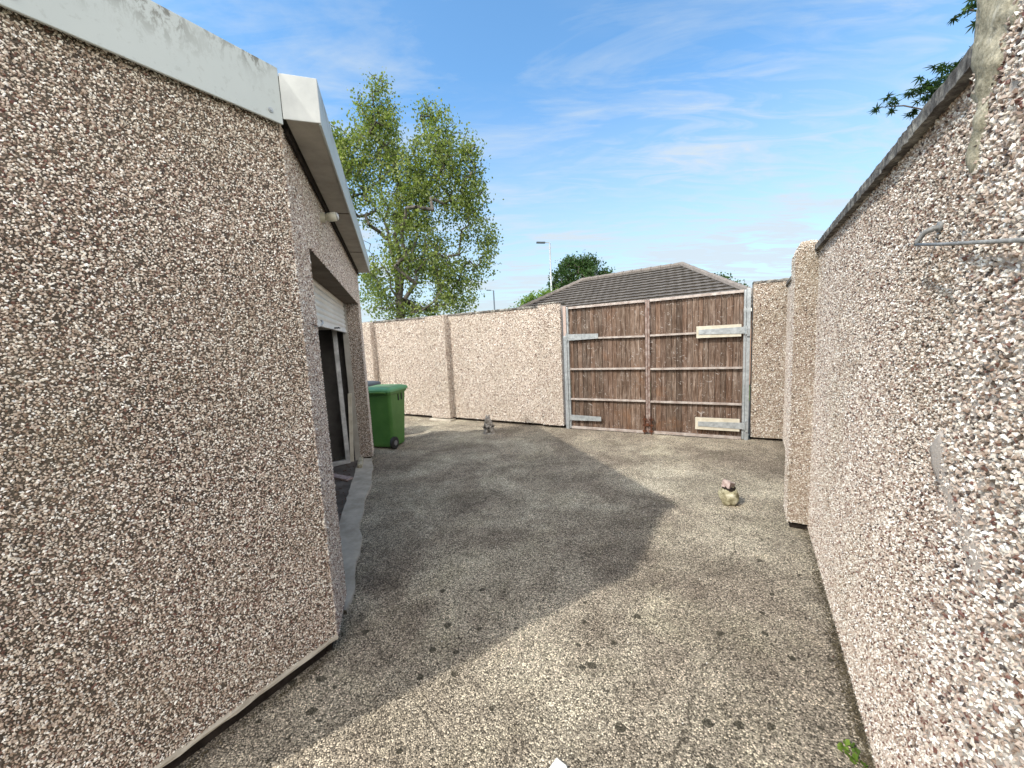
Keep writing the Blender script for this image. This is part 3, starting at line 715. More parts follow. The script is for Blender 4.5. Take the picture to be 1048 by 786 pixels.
frame_thing('door_frame', (q.x, q.y, 0.036), (-NF*0.96-e*0.28).normalized(), 0.82, 1.98, (e*1.0-NF*0.2).normalized(), 0.05,
            'empty white plastic door frame leaning inside the garage opening', 'door frame', pane=False)
q = C+e*3.72-NF*0.27
pk = MB(); p = Vector((q.x, q.y, 0.036)); u3 = Vector((NF.x, NF.y, 0)); pk.obox(p+Vector((0, 0, 0.5))+u3*0.02, (Vector((e.x, e.y, 0)), Vector((0.05, 0.03, 1)).normalized(), u3), (0.012, 0.5, 0.025))
o = pk.build('timber_batten', M_NEWWOOD); setp(o, 'thin pale timber batten standing by the pillar inside the garage', 'batten')
# shelf rack far inside
q = C+e*4.0-NF*1.55
rk = empty('storage_rack', (q.x, q.y, 0), 'dark metal storage rack in the gloom at the back of the garage', 'shelf')
uu = (-NF)
for a in (0, 1.4):
    for b in (-0.4, -0.02):
        p = q+uu*a+e*b; m = MB(); m.box(p, uu, e, 0.03, 0.03, 0.036, 1.9); m.build('upright', M_GREYBIN, rk)
for zc in (0.3, 0.8, 1.3, 1.85):
    m = MB(); m.box(q-e*0.4, uu, e, 1.43, 0.41, zc, zc+0.025); m.build('shelf_board', M_GREYBIN, rk)
for i, (a, zc, w_, h_, mt, lb) in enumerate(((0.1, 0.825, .35, .28, M_GREYBIN, 'grey lidded box on the second shelf of the dark rack'), (0.6, 1.325, .4, .22, M_NEWWOOD, 'pale cardboard-coloured crate on the third shelf of the dark rack'), (0.55, 0.325, .5, .3, M_RUST, 'rusty brown toolbox on the lowest shelf of the dark rack'))):
    o = empty('storage_box', (*(q+uu*a-e*0.35), zc), lb, 'box')
    m = MB(); m.box(q+uu*a-e*0.35, uu, e, w_, 0.3, zc, zc+h_); m.build('box_body', mt, o, bevel=0.01)
    m = MB(); m.box(q+uu*(a-.01)-e*0.36, uu, e, w_+.02, 0.32, zc+h_+.001, zc+h_+0.03); m.build('lid', mt, o, bevel=0.008)
# rubbish by the threshold
m = MB(); rr = random.Random(5)
q = C+e*3.1-NF*0.45
u3 = Vector((e.x*0.7-NF.x*0.7, e.y*0.7-NF.y*0.7, 0)).normalized(); w3 = Vector((-u3.y, u3.x, 0))
m.obox((q.x, q.y, 0.05), (u3, w3, Vector((0, 0, 1))), (0.32, 0.05, 0.012)); o = m.build('timber_offcut', M_PINK, bevel=0.003); setp(o, 'reddish-brown timber offcut lying on the garage floor', 'timber')
m = MB(); q = C+e*3.45-NF*0.14
m.obox((q.x, q.y, 0.078), (Vector((e.x, e.y, 0.1)).normalized(), Vector((NF.x, NF.y, 0)), Vector((0, 0, 1))), (0.14, 0.03, 0.03)); o = m.build('broken_kerb_piece', M_CEMENT, bevel=0.01); setp(o, 'broken pale cement lump on the threshold near the pillar', 'rubble')
m = MB()
for i in range(420):
    s_ = rr.uniform(1.6, 3.7); w_ = -rr.uniform(0.2, 1.1); p = C+e*s_+NF*w_; r_ = rr.uniform(.006, .022)
    a_ = rr.uniform(0, 6.28); vs = [(p.x+r_*math.cos(a_+k*1.57)*(1 if k % 2 else .6), p.y+r_*math.sin(a_+k*1.57)*(1 if k % 2 else .6), 0.038+rr.uniform(0, .012)) for k in range(4)]
    m.add(vs, [(0, 1, 2, 3)])
o = m.build('floor_litter', M_RUST); setp(o, 'scatter of dry brown leaves and grit on the garage floor', 'litter', kind='stuff')

# ------------------------------------------------------------------ gates
G3 = Vector((G.x, G.y, 0)); NG3 = Vector((NG.x, NG.y, 0)); UP = Vector((0, 0, 1))
def gp(s_, out, z): p = GL+G*s_+NG*out; return Vector((p.x, p.y, z))
def leaf(name, s0, s1, z_top0, z_top1, label, seed, hinge_left):
    o = empty(name, tuple(gp(s0 if hinge_left else s1, 0, 0)), label, 'gate', 'pair of timber yard gates')
    rr = random.Random(seed); m = MB(); s_ = s0+0.03; top = lambda x: z_top0+(z_top1-z_top0)*(x-s0)/(s1-s0)
    while s_ < s1-0.035:
        w_ = min(rr.uniform(0.068, 0.086), s1-0.03-s_); jt = rr.uniform(-.003, .003); tt = rr.uniform(.018, .022)
        a, b = s_+0.0026, s_+w_-0.0026; zb = 0.045+rr.uniform(-.004, .004)
        vs = [gp(a, jt-tt, zb), gp(b, jt-tt, zb), gp(b, jt, zb), gp(a, jt, zb), gp(a, jt-tt, top(a)-0.03), gp(b, jt-tt, top(b)-0.03), gp(b, jt, top(b)-0.03), gp(a, jt, top(a)-0.03)]
        m.add(vs, [(0, 1, 2, 3), (4, 7, 6, 5), (3, 2, 6, 7), (0, 4, 5, 1), (0, 3, 7, 4), (1, 5, 6, 2)], 0, rr.random()); s_ += w_
    vs = [gp(a, w, z) for w in (-0.030, -0.026) for a, z in ((s0+.03, .06), (s1-.03, .06), (s1-.03, top(s1)-.05), (s0+.03, top(s0)-.05))]
    m.add(vs, [(0, 3, 2, 1), (4, 5, 6, 7)], 1, 0.0)  # added backing sheet; its dark colour stands in for shade in the gaps
    m.build('board_panel', [M_WOOD, M_DARK], o, attr='board')
    def rail(z0, z1, t, nm='rail', mat=M_ALU):
        mm = MB(); A, B = gp(s0+0.035, 0.024, z0), gp(s1-0.035, 0.024, z1); d_ = (B-A); L = d_.length; d_.normalize()
        mm.obox((A+B)/2, (d_, NG3, UP), (L/2, 0.020, t/2)); mm.obox((A+B)/2+Vector((0, 0, -t*0.5-0.002))+NG3*0.012, (d_, NG3, UP), (L/2, 0.008, 0.006))
        return mm.build(nm, mat, o, bevel=0.002)
    rail(top(s0)-0.012, top(s1)-0.012, 0.032, 'rail')
    for i, zc in enumerate((1.645, 1.10, 0.555)):
        rail(zc+rr.uniform(-.006, .006), zc+rr.uniform(-.010, .010), 0.022)
    rail(0.035, 0.030, 0.032)
    for sx_, mt in ((s0, M_GALV if hinge_left else M_RUST), (s1-0.030, M_RUST if hinge_left else M_GALV)):
        mm = MB(); mm.box(GL+G*sx_-NG*0.0, G, NG, 0.030, 0.045, 0.018, top(sx_)); mm.build('stile', M_OLDPAINT if mt is M_RUST else mt, o, bevel=0.002)
    return o
gl = leaf('yard_gate', 0.075, 1.446, 2.205, 2.215, 'left timber gate leaf with short grey strap hinges beside the back wall', 1, True)
gr = leaf('yard_gate', 1.452, 2.825, 2.215, 2.235, 'right timber gate leaf with pale boards behind its long strap hinges', 2, False)
def plate(o, s0, s1, z0, z1, mat, nm, out=0.047, t=0.006, taper=0.0):
    m = MB(); A = [(s0, z0), (s1, z0+taper), (s1, z1-taper), (s0, z1)]
    vs = [gp(a, out, b) for a, b in A]+[gp(a, out+t, b) for a, b in A]
    m.add(vs, [(0, 3, 2, 1), (4, 5, 6, 7), (0, 1, 5, 4), (1, 2, 6, 5), (2, 3, 7, 6), (3, 0, 4, 7)]); return m.build(nm, mat, o, bevel=0.001)
def strap(o, s0, s1, zc, h, taper_to_right, mat=M_GALV, out=0.047):
    m = MB(); e1, e2 = (h, h*0.72) if taper_to_right else (h*0.72, h)
    A = [(s0, zc-e1/2), (s1, zc-e2/2), (s1, zc+e2/2), (s0, zc+e1/2)]
    vs = [gp(a, out, b) for a, b in A]+[gp(a, out+0.006, b) for a, b in A]
    m.add(vs, [(0, 3, 2, 1), (4, 5, 6, 7), (0, 1, 5, 4), (1, 2, 6, 5), (2, 3, 7, 6), (3, 0, 4, 7)])
    for i in range(5):
        a = s0+(s1-s0)*(0.12+0.19*i); m.tube([gp(a, out+0.006, zc+(0.012 if i % 2 else -0.012)), gp(a, out+0.011, zc+(0.012 if i % 2 else -0.012))], 0.007, 8)
    hs = s0 if taper_to_right else s1
    m.tube([gp(hs, out+0.004, zc-h*0.62), gp(hs, out+0.004, zc+h*0.62)], 0.016, 10)
    return m.build('hinge', mat, o)
strap(gl, 0.07, 0.64, 1.672, 0.115, True); strap(gl, 0.07, 0.66, 0.215, 0.105, True)
plate(gr, 2.17, 2.765, 1.565, 1.745, M_NEWWOOD, 'backing_board', 0.0465, 0.022); plate(gr, 2.16, 2.765, 0.135, 0.325, M_NEWWOOD, 'backing_board', 0.0465, 0.022)
strap(gr, 2.20, 2.83, 1.655, 0.10, False, out=0.070); strap(gr, 2.20, 2.83, 0.225, 0.10, False, out=0.070)
# drop bolts in the middle
for o, s_ in ((gl, 1.395), (gr, 1.50)):
    m = MB()
    m.tube([gp(s_, 0.065, -0.02), gp(s_, 0.065, 0.31), gp(s_+0.0, 0.095, 0.315)], 0.009, 8)
    for zc in (0.05, 0.15, 0.25): m.obox(gp(s_, 0.058, zc), (G3, NG3, UP), (0.032, 0.010, 0.014))
    m.build('drop_bolt', M_RUST, o)
m = MB(); m.tube([gp(1.448, 0.075, 0.20+0.02*math.sin(t)) + G3*0.03*math.cos(t) for t in np.linspace(0, 6.28, 12)], 0.005, 6)
m.obox(gp(1.45, 0.078, 0.165), (G3, NG3, UP), (0.024, 0.012, 0.022)); o = m.build('padlock', M_RUST)
setp(o, 'rusty padlock hanging between the two bolts low on the gates', 'padlock')
# hinge posts
gpost = 'steel gate posts'
o = empty('gate_post', tuple(gp(0.045, 0, 0)), 'left gate post, pinkish timber above and galvanised steel below', 'post', gpost)
m = MB(); m.box(GL+G*0.012+NG*0.0, G, NG, 0.055, 0.05, 1.70, 2.225); m.build('timber_post', simple('pink_primed_timber', (.40, .30, .26), (.52, .42, .37), 0.8, 20), o, bevel=0.004)
m = MB(); m.box(GL+G*0.010+NG*0.0, G, NG, 0.058, 0.055, -0.02, 1.699); m.build('steel_post', M_GALV, o, bevel=0.004)
o = empty('gate_post', tuple(gp(2.85, 0, 0)), 'right gate post of galvanised steel beside the short wall panel', 'post', gpost)
m = MB(); m.box(GL+G*2.829+NG*0.0, G, NG, 0.050, 0.06, -0.02, 2.255); m.build('steel_post', M_GALV, o, bevel=0.004)
for zc in (0.225, 1.655):
    m = MB(); m.box(GL+G*2.835+NG*0.062, G, NG, 0.042, 0.02, zc-0.09, zc+0.09); m.build('hinge_bracket', M_GALV, o, bevel=0.002)

# ------------------------------------------------------------------ wheelie bins
def wheelie(name, q, ux, uy, W_, D_, H_, mb, ml, label, marks=True):
    """q = near rear corner at the yard side; ux = towards the front of the bin, uy = across (away from the yard)"""
    o = empty(name, (q.x, q.y, 0), label, 'wheelie bin')
    def P(a, b, z, s_=1.0):   # a along depth, b across; taper with height
        return (q.x+ux.x*a+uy.x*b, q.y+ux.y*a+uy.y*b, z)
    def ring(z, ins_a0, ins_a1, ins_b, r=0.045, n=4):
        pts = []; a0, a1, b0_, b1_ = ins_a0, D_-ins_a1, ins_b, W_-ins_b
        for (ca, cb, st) in ((a1-r, b1_-r, 0), (a0+r, b1_-r, 1), (a0+r, b0_+r, 2), (a1-r, b0_+r, 3)):
            for j in range(n+1):
                t = (st+j/n)*math.pi/2; pts.append(P(ca+r*math.cos(t), cb+r*math.sin(t), z))
        return pts
    def loft(levels, mat, nm):
        m = MB(); rs = [ring(*l) for l in levels]; n = len(rs[0]); vs = [p for r_ in rs for p in r_]; fs = []
        for i in range(len(rs)-1):
            for j in range(n): fs.append((i*n+j, i*n+(j+1) % n, (i+1)*n+(j+1) % n, (i+1)*n+j))
        fs.append(tuple(range(n))[::-1]); fs.append(tuple(range((len(rs)-1)*n, len(rs)*n)))
        m.add(vs, fs); return m.build(nm, mat, o, smooth=False, bevel=0.0)
    loft([(0.025, 0.05, 0.10, 0.05), (0.06, 0.04, 0.09, 0.045), (0.30, 0.035, 0.07, 0.035), (H_-0.10, 0.01, 0.02, 0.012), (H_-0.09, -0.012, 0.0, -0.010), (H_-0.055, -0.014, 0.0, -0.012)], mb, 'body')
    lid = loft([(H_-0.053, -0.03, -0.035, -0.022), (H_-0.02, -0.03, -0.035, -0.022), (H_+0.000, -0.01, -0.02, -0.005), (H_+0.022, 0.06, 0.05, 0.06)], ml, 'lid')
    m = MB(); m.tube([P(-0.075, 0.05, H_-0.05), P(-0.075, W_-0.05, H_-0.05)], 0.014, 10)
    for b in (0.06, W_*0.5, W_-0.06): m.tube([P(-0.075, b, H_-0.05), P(0.0, b, H_-0.075)], 0.013, 8)
    m.build('handle', mb, o, smooth=True)
    m = MB(); m.obox(Vector(P(D_+0.05, W_/2, H_-0.035)), (Vector((ux.x, ux.y, 0)), Vector((uy.x, uy.y, 0)), UP), (0.025, W_*0.32, 0.010)); m.build('lid_lip', ml, lid, bevel=0.006)
    for b in (-0.005, W_-0.045):
        m = MB(); c0, c1 = Vector(P(0.055, b, 0.10)), Vector(P(0.055, b+0.05, 0.10))
        m.tube([c0, c0+(c1-c0)*0.1, c0+(c1-c0)*0.9, c1], [0.085, 0.10, 0.10, 0.085], 24); w = m.build('wheel', M_BLACK, o)
        m = MB(); m.tube([c0-(c1-c0)*0.06, c1+(c1-c0)*0.06], 0.045, 16); m.build('hub', simple('hub_grey', (.14, .14, .15), (.2, .2, .2), 0.5, 5), w)
    m = MB(); m.tube([P(0.055, 0.0, 0.10), P(0.055, W_, 0.10)], 0.012, 8); m.build('axle', M_GALV, o)
    if marks:
        for a in (D_*0.50, D_*0.68):
            m = MB(); m.obox(Vector(P(a, 0.0095, H_-0.17)), (Vector((ux.x, ux.y, 0)), Vector((uy.x, uy.y, 0)), UP), (0.010, 0.006, 0.055)); m.build('hand_slot', M_BLACK, o)
    return o
bx_ = v2(0.28, 0.96).normalized(); by_ = v2(-bx_.y, bx_.x)
wheelie('wheelie_bin', v2(-1.975, 6.13), bx_, by_, 0.56, 0.52, 1.0, M_BIN, M_BINLID, 'dark green wheelie bin with paler green lid beside the garage pillar')
wheelie('wheelie_bin', v2(-2.62, 6.72), bx_, by_, 0.50, 0.50, 1.03, M_GREYBIN, M_GREYBIN, 'grey-blue wheelie bin mostly hidden behind the green bin', marks=False)

# ------------------------------------------------------------------ small things in the yard
def lump(name, c, r, mat, parent=None, seed=0, sub=4, amp=0.12, fq=2.2, sq=(1, 1, 1)):
    bm = bmesh.new(); bmesh.ops.create_icosphere(bm, subdivisions=sub, radius=1)
    from mathutils import noise
    for v in bm.verts:
        n_ = noise.fractal(v.co*fq+Vector((seed*7.3, 0, 0)), 1.0, 2.0, 4)
        v.co = Vector((v.co.x*sq[0], v.co.y*sq[1], v.co.z*sq[2]))*(1+amp*n_)*r
        v.co += Vector(c)
    me = bpy.data.meshes.new(name); bm.to_mesh(me); bm.free()
    me.polygons.foreach_set('use_smooth', [True]*len(me.polygons)); return link(name, me, mat, parent)
rk_ = empty('garden_stone', (2.04, 3.56, 0), 'squat mossy yellow ball-shaped stone topped with a pinkish broken brick piece, near the right wall', 'garden ornament')
lump('stone_body', (2.04, 3.56, 0.088), 0.098, M_STONE, rk_, 3, 4, 0.14, 1.8, (0.88, 0.88, 0.98))
m = MB(); m.tube([(2.04, 3.56, 0.15), (2.045, 3.56, 0.185)], [0.062, 0.055], 14); m.build('dark_collar', M_DARK, rk_)
bm = bmesh.new(); bmesh.ops.create_cube(bm, size=1)
bmesh.ops.subdivide_edges(bm, edges=bm.edges, cuts=3, use_grid_fill=True)
for v in bm.verts:
    v.co = Vector((v.co.x*0.085, v.co.y*0.075, v.co.z*0.055*(1-0.5*v.co.x)))+Vector((random.uniform(-.004, .004), random.uniform(-.004, .004), random.uniform(-.004, .004)))
    v.co.rotate(Quaternion((0, 0, 1), 0.5)); v.co.rotate(Quaternion((0, 1, 0), 0.22)); v.co += Vector((2.035, 3.56, 0.208))
me = bpy.data.meshes.new('brick_piece'); bm.to_mesh(me); bm.free(); link('brick_piece', me, M_PINK, rk_)

st = empty('garden_statue', (-0.46, 6.93, 0), 'small weathered cast-stone animal statue sitting up by the back wall', 'garden ornament')
def skin_mesh(name, verts, edges, radii, mat, parent, sub=2):
    me = bpy.data.meshes.new(name); me.from_pydata(verts, edges, []); o = link(name, me, mat, parent)
    sk = o.modifiers.new('skin', 'SKIN'); 
    for i, r_ in enumerate(radii): me.skin_vertices[0].data[i].radius = (r_, r_)
    me.skin_vertices[0].data[0].use_root = True
    ss = o.modifiers.new('sub', 'SUBSURF'); ss.levels = sub; ss.render_levels = sub
    return o
sx0, sy0 = -0.46, 6.93
bpy.context.view_layer.update()
def mk_skin(name, verts, edges, radii, mat, parent):
    me = bpy.data.meshes.new(name); me.from_pydata(verts, edges, []); o = bpy.data.objects.new(name, me); COL.objects.link(o); me.materials.append(mat)
    o.parent = parent
    me.transform(Matrix.Translation(-Vector(parent.location)))
    sk = o.modifiers.new('skin', 'SKIN')
    if not me.skin_vertices: 
        bm_ = bmesh.new(); bm_.from_mesh(me); bm_.verts.layers.skin.verify(); bm_.to_mesh(me); bm_.free()
    for i, r_ in enumerate(radii): me.skin_vertices[0].data[i].radius = (r_, r_)
    me.skin_vertices[0].data[0].use_root = True
    ss = o.modifiers.new('sub', 'SUBSURF'); ss.levels = 2; ss.render_levels = 2
    return o
vv = [(sx0, sy0, 0.09), (sx0-0.01, sy0-0.01, 0.16), (sx0-0.012, sy0-0.03, 0.225), (sx0-0.03, sy0-0.055, 0.262), (sx0-0.045, sy0-0.085, 0.258),
      (sx0-0.035, sy0-0.03, 0.31), (sx0-0.04, sy0-0.02, 0.355), (sx0+0.005, sy0-0.03, 0.31), (sx0+0.015, sy0-0.02, 0.35),
      (sx0-0.05, sy0-0.06, 0.06), (sx0-0.055, sy0-0.10, 0.02), (sx0+0.045, sy0-0.06, 0.06), (sx0+0.05, sy0-0.10, 0.02),
      (sx0-0.035, sy0-0.075, 0.15), (sx0-0.03, sy0-0.10, 0.11), (sx0+0.03, sy0-0.075, 0.15), (sx0+0.03, sy0-0.10, 0.11), (sx0+0.05, sy0+0.05, 0.05), (sx0+0.075, sy0+0.06, 0.10)]
ee = [(0, 1), (1, 2), (2, 3), (3, 4), (3, 5), (5, 6), (3, 7), (7, 8), (0, 9), (9, 10), (0, 11), (11, 12), (1, 13), (13, 14), (1, 15), (15, 16), (0, 17), (17, 18)]
ra = [.092, .078, .055, .050, .030, .019, .011, .019, .011, .034, .022, .034, .022, .022, .017, .022, .017, .03, .02]
mk_skin('animal_figure', vv, ee, ra, M_STATUE, st)
m = MB(); m.tube([(sx0, sy0-0.02, -0.005), (sx0, sy0-0.02, 0.022)], [0.115, 0.105], 18); m.build('statue_base', M_STATUE, st)

# scrap of white card by the camera, weed tuft, loose grit
m = MB()
vs = [(0.065, 1.20, 0.012), (0.165, 1.235, 0.010), (0.138, 1.335, 0.016), (0.103, 1.362, 0.020), (0.045, 1.305, 0.013)]
m.add(vs+[(x, y, z-0.003) for x, y, z in vs], [(0, 1, 2, 3, 4), (9, 8, 7, 6, 5)]+[(i, 5+i, 5+(i+1) % 5, (i+1) % 5) for i in range(5)])
o = m.build('card_scrap', M_WHITE); setp(o, 'scrap of white card lying on the concrete at the bottom edge', 'litter')
wd = empty('weed', (1.27, 1.33, 0), 'small bright green weed growing at the foot of the right wall', 'plant')
m = MB(); rr = random.Random(9); at = []
for i in range(46):
    a = rr.uniform(0, 6.28); l_ = rr.uniform(.015, .042); b = Vector((1.268+rr.uniform(-.025, .02), 1.315+rr.uniform(-.05, .05), 0.004)); el2 = rr.uniform(.2, 1.2)
    dd = Vector((math.cos(a)*math.cos(el2), math.sin(a)*math.cos(el2), math.sin(el2))); sd_ = Vector((-math.sin(a), math.cos(a), 0))*l_*0.28
    t1 = b+dd*l_*0.5; t2 = b+dd*l_*0.9-Vector((0, 0, l_*0.12))
    m.add([b, t1-sd_, t2, t1+sd_], [(0, 1, 2, 3)], 0, rr.random())
m.build('foliage', M_LLIME, wd, attr='leaf')
# loose grit
def grit():
    rng = np.random.default_rng(21); n = 2600
    Y = 0.9+rng.random(n)**1.3*6.5; X = rng.uniform(-2.6, 4.2, n)
    P = np.stack([X, Y], 1)
    d1 = (P-np.array(P0))@np.array(N); d2 = (P-np.array(C))@np.array(NL); d3 = (P-np.array(C))@np.array(NF); d4 = (P-np.array(GL))@np.array(NG)
    keep = (d1 > 0.02) & (d2 > 0.03) & (d3 > 0.04) & (d4 > 0.06); P = P[keep]; edge = np.exp(-np.minimum(d1[keep], d2[keep])*2.5)
    n = len(P); sz = rng.uniform(0.0015, 0.0042, n)*(1+0.5*(rng.random(n) < 0.04)); 
    V = OCT[None]*rng.uniform(0.6, 1.3, (n, 6, 1)); V = np.einsum('nij,nkj->nki', rand_rot(n, rng), V)*sz[:, None, None]
    V += np.concatenate([P, np.full((n, 1), 0.006)], 1)[:, None]
    F = (OCTF[None]+(np.arange(n)*6)[:, None, None]).reshape(-1, 3)
    o = np_mesh('loose_grit', V.reshape(-1, 3), F, M_CHIP_R, None, 'chip', np.repeat(rng.random(n), 8))
    setp(o, 'loose pale grit and chips scattered over the yard concrete', 'grit', kind='stuff')
grit()
def crumbs():
    rng = np.random.default_rng(77); Ps = []
    def run(o2, u, L, n_, cnt, sp):
        a = rng.random(cnt)*L; w = np.abs(rng.normal(0, sp, cnt))+0.004
        cl = vnoise(np.stack([a+5, w*0+2], 1), 2.3, 8); k_ = rng.random(cnt) < (0.15+1.1*cl*cl); a, w = a[k_], w[k_]
        Ps.append(np.stack([o2.x+u.x*a+n_.x*w, o2.y+u.y*a+n_.y*w], 1))
    run(P0-D*0.6, D, 3.0, N, 5200, 0.022); run(P0+D*2.2, D, 2.6, N, 1600, 0.04); run(GL, G, 3.3, NG, 2400, 0.035)
    run(GL-G*0.05, BD, 5.5, NB, 3000, 0.04); run(C-DL*0.9, DL, 0.9, NL, 900, 0.02); run(C, e, 4.2, NF, 1800, 0.03)
    P = np.concatenate(Ps); n = len(P); sz = rng.uniform(.0015, .0055, n)
    V = OCT[None]*rng.uniform(0.5, 1.4, (n, 6, 1)); V = np.einsum('nij,nkj->nki', rand_rot(n, rng), V)*sz[:, None, None]*np.array([1, 1, .6])
    V += np.concatenate([P, rng.uniform(.004, .012, (n, 1))], 1)[:, None]
    F = (OCTF[None]+(np.arange(n)*6)[:, None, None]).reshape(-1, 3)
    o = np_mesh('dirt_crumbs', V.reshape(-1, 3), F, simple('dry_soil', (.05, .04, .025), (.17, .14, .09), 0.95, 40, 0.1))
    setp(o, 'dry soil and crumbs gathered along the foot of the walls', 'dirt', kind='stuff')
crumbs()

# ------------------------------------------------------------------ trees
def make_tree(name, label, base, trunk_top, crowns, n_att, leafmat, barkmat, leaf_n, leaf_sz, clump, seed, droop=0.3, r0=0.16, forks=(), loc_noise=0.35, group=None, shell=0.0):
    """crowns: list of (centre, radii, weight). Limbs are grown to points spread through the crown, leaves hang about them"""
    rng = np.random.default_rng(seed)
    o = empty(name, tuple(base), label, 'tree', group)
    wts = np.array([c[2] for c in crowns], float); wts /= wts.sum(); att = []
    while len(att) < n_att:
        c = crowns[rng.choice(len(crowns), p=wts)]; p = rng.normal(size=3); p /= np.linalg.norm(p)
        rad = rng.random()**(1/(2.2+shell*6)); att.append(np.array(c[0])+p*rad*np.array(c[1]))
    att = np.array(att)
    nodes = [np.array(base, float)]; par = [-1]
    k = 7
    for i in range(1, k+1):
        t = i/k; p = np.array(base)*(1-t)+np.array(trunk_top)*t+rng.normal(0, 0.05, 3)*np.array([1, 1, 0]); nodes.append(p); par.append(len(nodes)-2)
    tt = len(nodes)-1
    for f in forks:
        pr = tt if len(f) < 3 else f[2]
        a = nodes[pr]; b = np.array(f[0]); kk = f[1]; pv = pr
        for i in range(1, kk+1):
            t = i/kk; p = a*(1-t)+b*t+rng.normal(0, 0.09, 3)+np.array([0, 0, 0.25*math.sin(math.pi*t)]); nodes.append(p); par.append(pv); pv = len(nodes)-1
    order = np.argsort(np.linalg.norm(att-np.array(trunk_top), axis=1)); tips = []
    for a in att[order]:
        NN = np.array(nodes[3:]); dlt = a-NN; dist = np.linalg.norm(dlt, axis=1)
        pen = dist+np.where(dlt[:, 2] < 0, -dlt[:, 2]*0.8, 0)
        j = int(np.argmin(pen))+3; st_ = nodes[j]; L = np.linalg.norm(a-st_); ns_ = max(1, int(L/0.45)); pv = j
        for i in range(1, ns_+1):
            t = i/ns_; sag = math.sin(math.pi*t)*L*0.10
            p = st_*(1-t)+a*t+np.array([0, 0, sag])+rng.normal(0, 0.03*min(1, L), 3)*(t < 1); nodes.append(p); par.append(pv); pv = len(nodes)-1
        tips.append(pv)
    n = len(nodes); cnt = np.zeros(n)
    ch = np.zeros(n, int)
    for i in range(n-1, 0, -1):
        cnt[i] += 1 if ch[i] == 0 else 0
        cnt[par[i]] += cnt[i]; ch[par[i]] += 1
    tot = max(cnt[0], 1); rad = r0*(np.maximum(cnt, 1)/tot)**0.46; rad = np.maximum(rad, 0.009)
    mt = MB(); NV = [Vector(p) for p in nodes]
    # trunk: first chain
    mt.tube([NV[i] for i in range(0, tt+1)], [float(rad[i]) if i else float(rad[0]*1.35) for i in range(0, tt+1)], 12)
    mt.build('trunk', barkmat, o, smooth=True)
    ml = MB()
    for i in range(tt+1, n):
        a, b = NV[par[i]], NV[i]; ra, rb = float(min(rad[par[i]], rad[i]*1.5)), float(rad[i])
        ml.tube([a, b], [ra, rb], 5 if rb > 0.02 else 3, cap=False)
    ml.build('limbs', barkmat, o, smooth=True)
    # leaves
    cl = att[order]; m_ = len(cl); per = max(1, leaf_n//m_)
    dens = rng.uniform(0.0, 2.0, m_); idx = np.repeat(np.arange(m_), np.maximum(1, (per*dens)).astype(int)); q = len(idx)
    off = rng.normal(size=(q, 3))*np.array([clump, clump, clump*0.8]); off[:, 2] -= np.abs(rng.normal(size=q))*droop
    ctr = cl[idx]+off
    sz = rng.uniform(0.6, 1.25, q)*leaf_sz
    rot = rand_rot(q, rng)
    qd = np.array([[-0.5, 0, 0], [0, -0.34, 0.06], [0.55, 0, 0], [0, 0.34, 0.06]])
    V = np.einsum('nij,kj->nki', rot, qd)*sz[:, None, None]+ctr[:, None]
    F = np.arange(q*4).reshape(-1, 4)
    vals = np.clip(rng.random(q)*0.6+np.repeat(rng.random(m_), np.maximum(1, (per*dens)).astype(int))*0.4, 0, 1)
    np_mesh('crown', V.reshape(-1, 3), F, leafmat, o, 'leaf', vals)
    return o
# birch behind the back wall (azimuth -0.28, about 17 m off)
Y = 17.0
def az(a, el, y=Y): return (a*y, y, CAM_H+el*y)
make_tree('birch_tree', 'tall airy light-green birch tree with open dark limbs behind the back wall', (-4.7, Y, 0), (-4.7, Y, 3.6),
          [(az(-.300, .50), (1.05, 1.0, 2.0), 1.4), (az(-.288, .585, 17), (.75, .6, 1.1), .4), (az(-.14, .46), (1.25, 1.2, 1.9), 1.7), (az(-.37, .40), (.8, 1.2, 2.3), 1.1),
           (az(-.23, .33), (1.9, 1.8, 2.1), 2.0), (az(-.09, .36), (.75, 1.0, 2.0), 1.0), (az(-.34, .17), (1.2, 1.4, 1.5), .9), (az(-.12, .16), (1.15, 1.4, 1.3), 1.1), (az(-.05, .26), (.45, .6, 1.6), .4), (az(-.17, .55), (.6, .7, .6), .25), (az(-.395, .50), (.5, .7, .6), .25), (az(-.065, .45), (.45, .6, .7), .2), (az(-.22, .10), (2.1, 1.6, .7), .8), (az(-.21, .21), (1.5, 1.5, 1.2), 1.1), (az(-.22, .42), (.7, 1.2, 1.2), .6)],
          900, M_LBIRCH, M_BARKB, 42000, 0.120, 0.19, 3, droop=0.32, r0=0.19,
          forks=[((-5.0, Y, 8.2), 9), ((-3.2, Y+.3, 7.4), 8), ((-6.0, Y-.3, 6.3), 7), ((-4.4, Y+.4, 9.6), 10)])
YD = 30.0
make_tree('broadleaf_tree', 'round dark-green broadleaf tree rising left of the bungalow roof', (5.6, YD, 0), (5.6, YD, 3.2),
          [((5.6, YD, 5.6), (2.2, 2.2, 2.1), 2.0), ((4.7, YD, 4.7), (1.6, 1.6, 1.3), 1), ((6.8, YD, 4.9), (1.7, 1.6, 1.3), 1), ((6.0, YD, 7.0), (1.0, 1.0, 0.8), .4)],
          330, M_LDARK, M_BARK, 22000, 0.17, 0.24, 8, droop=0.08, r0=0.3, shell=0.5)
make_tree('lime_shrub_tree', 'bright yellow-green bushy tree just over the back wall beside the lamp post', (1.9, 27, 0), (1.9, 27, 1.8),
          [((1.9, 27, 3.3), (1.5, 1.2, 1.3), 2), ((2.8, 27, 4.2), (0.8, .8, .7), 1), ((0.3, 27, 2.8), (.9, 1, .8), .7)], 200, M_LLIME, M_BARK, 11000, 0.15, 0.22, 12, droop=0.08, r0=0.14, shell=0.3)
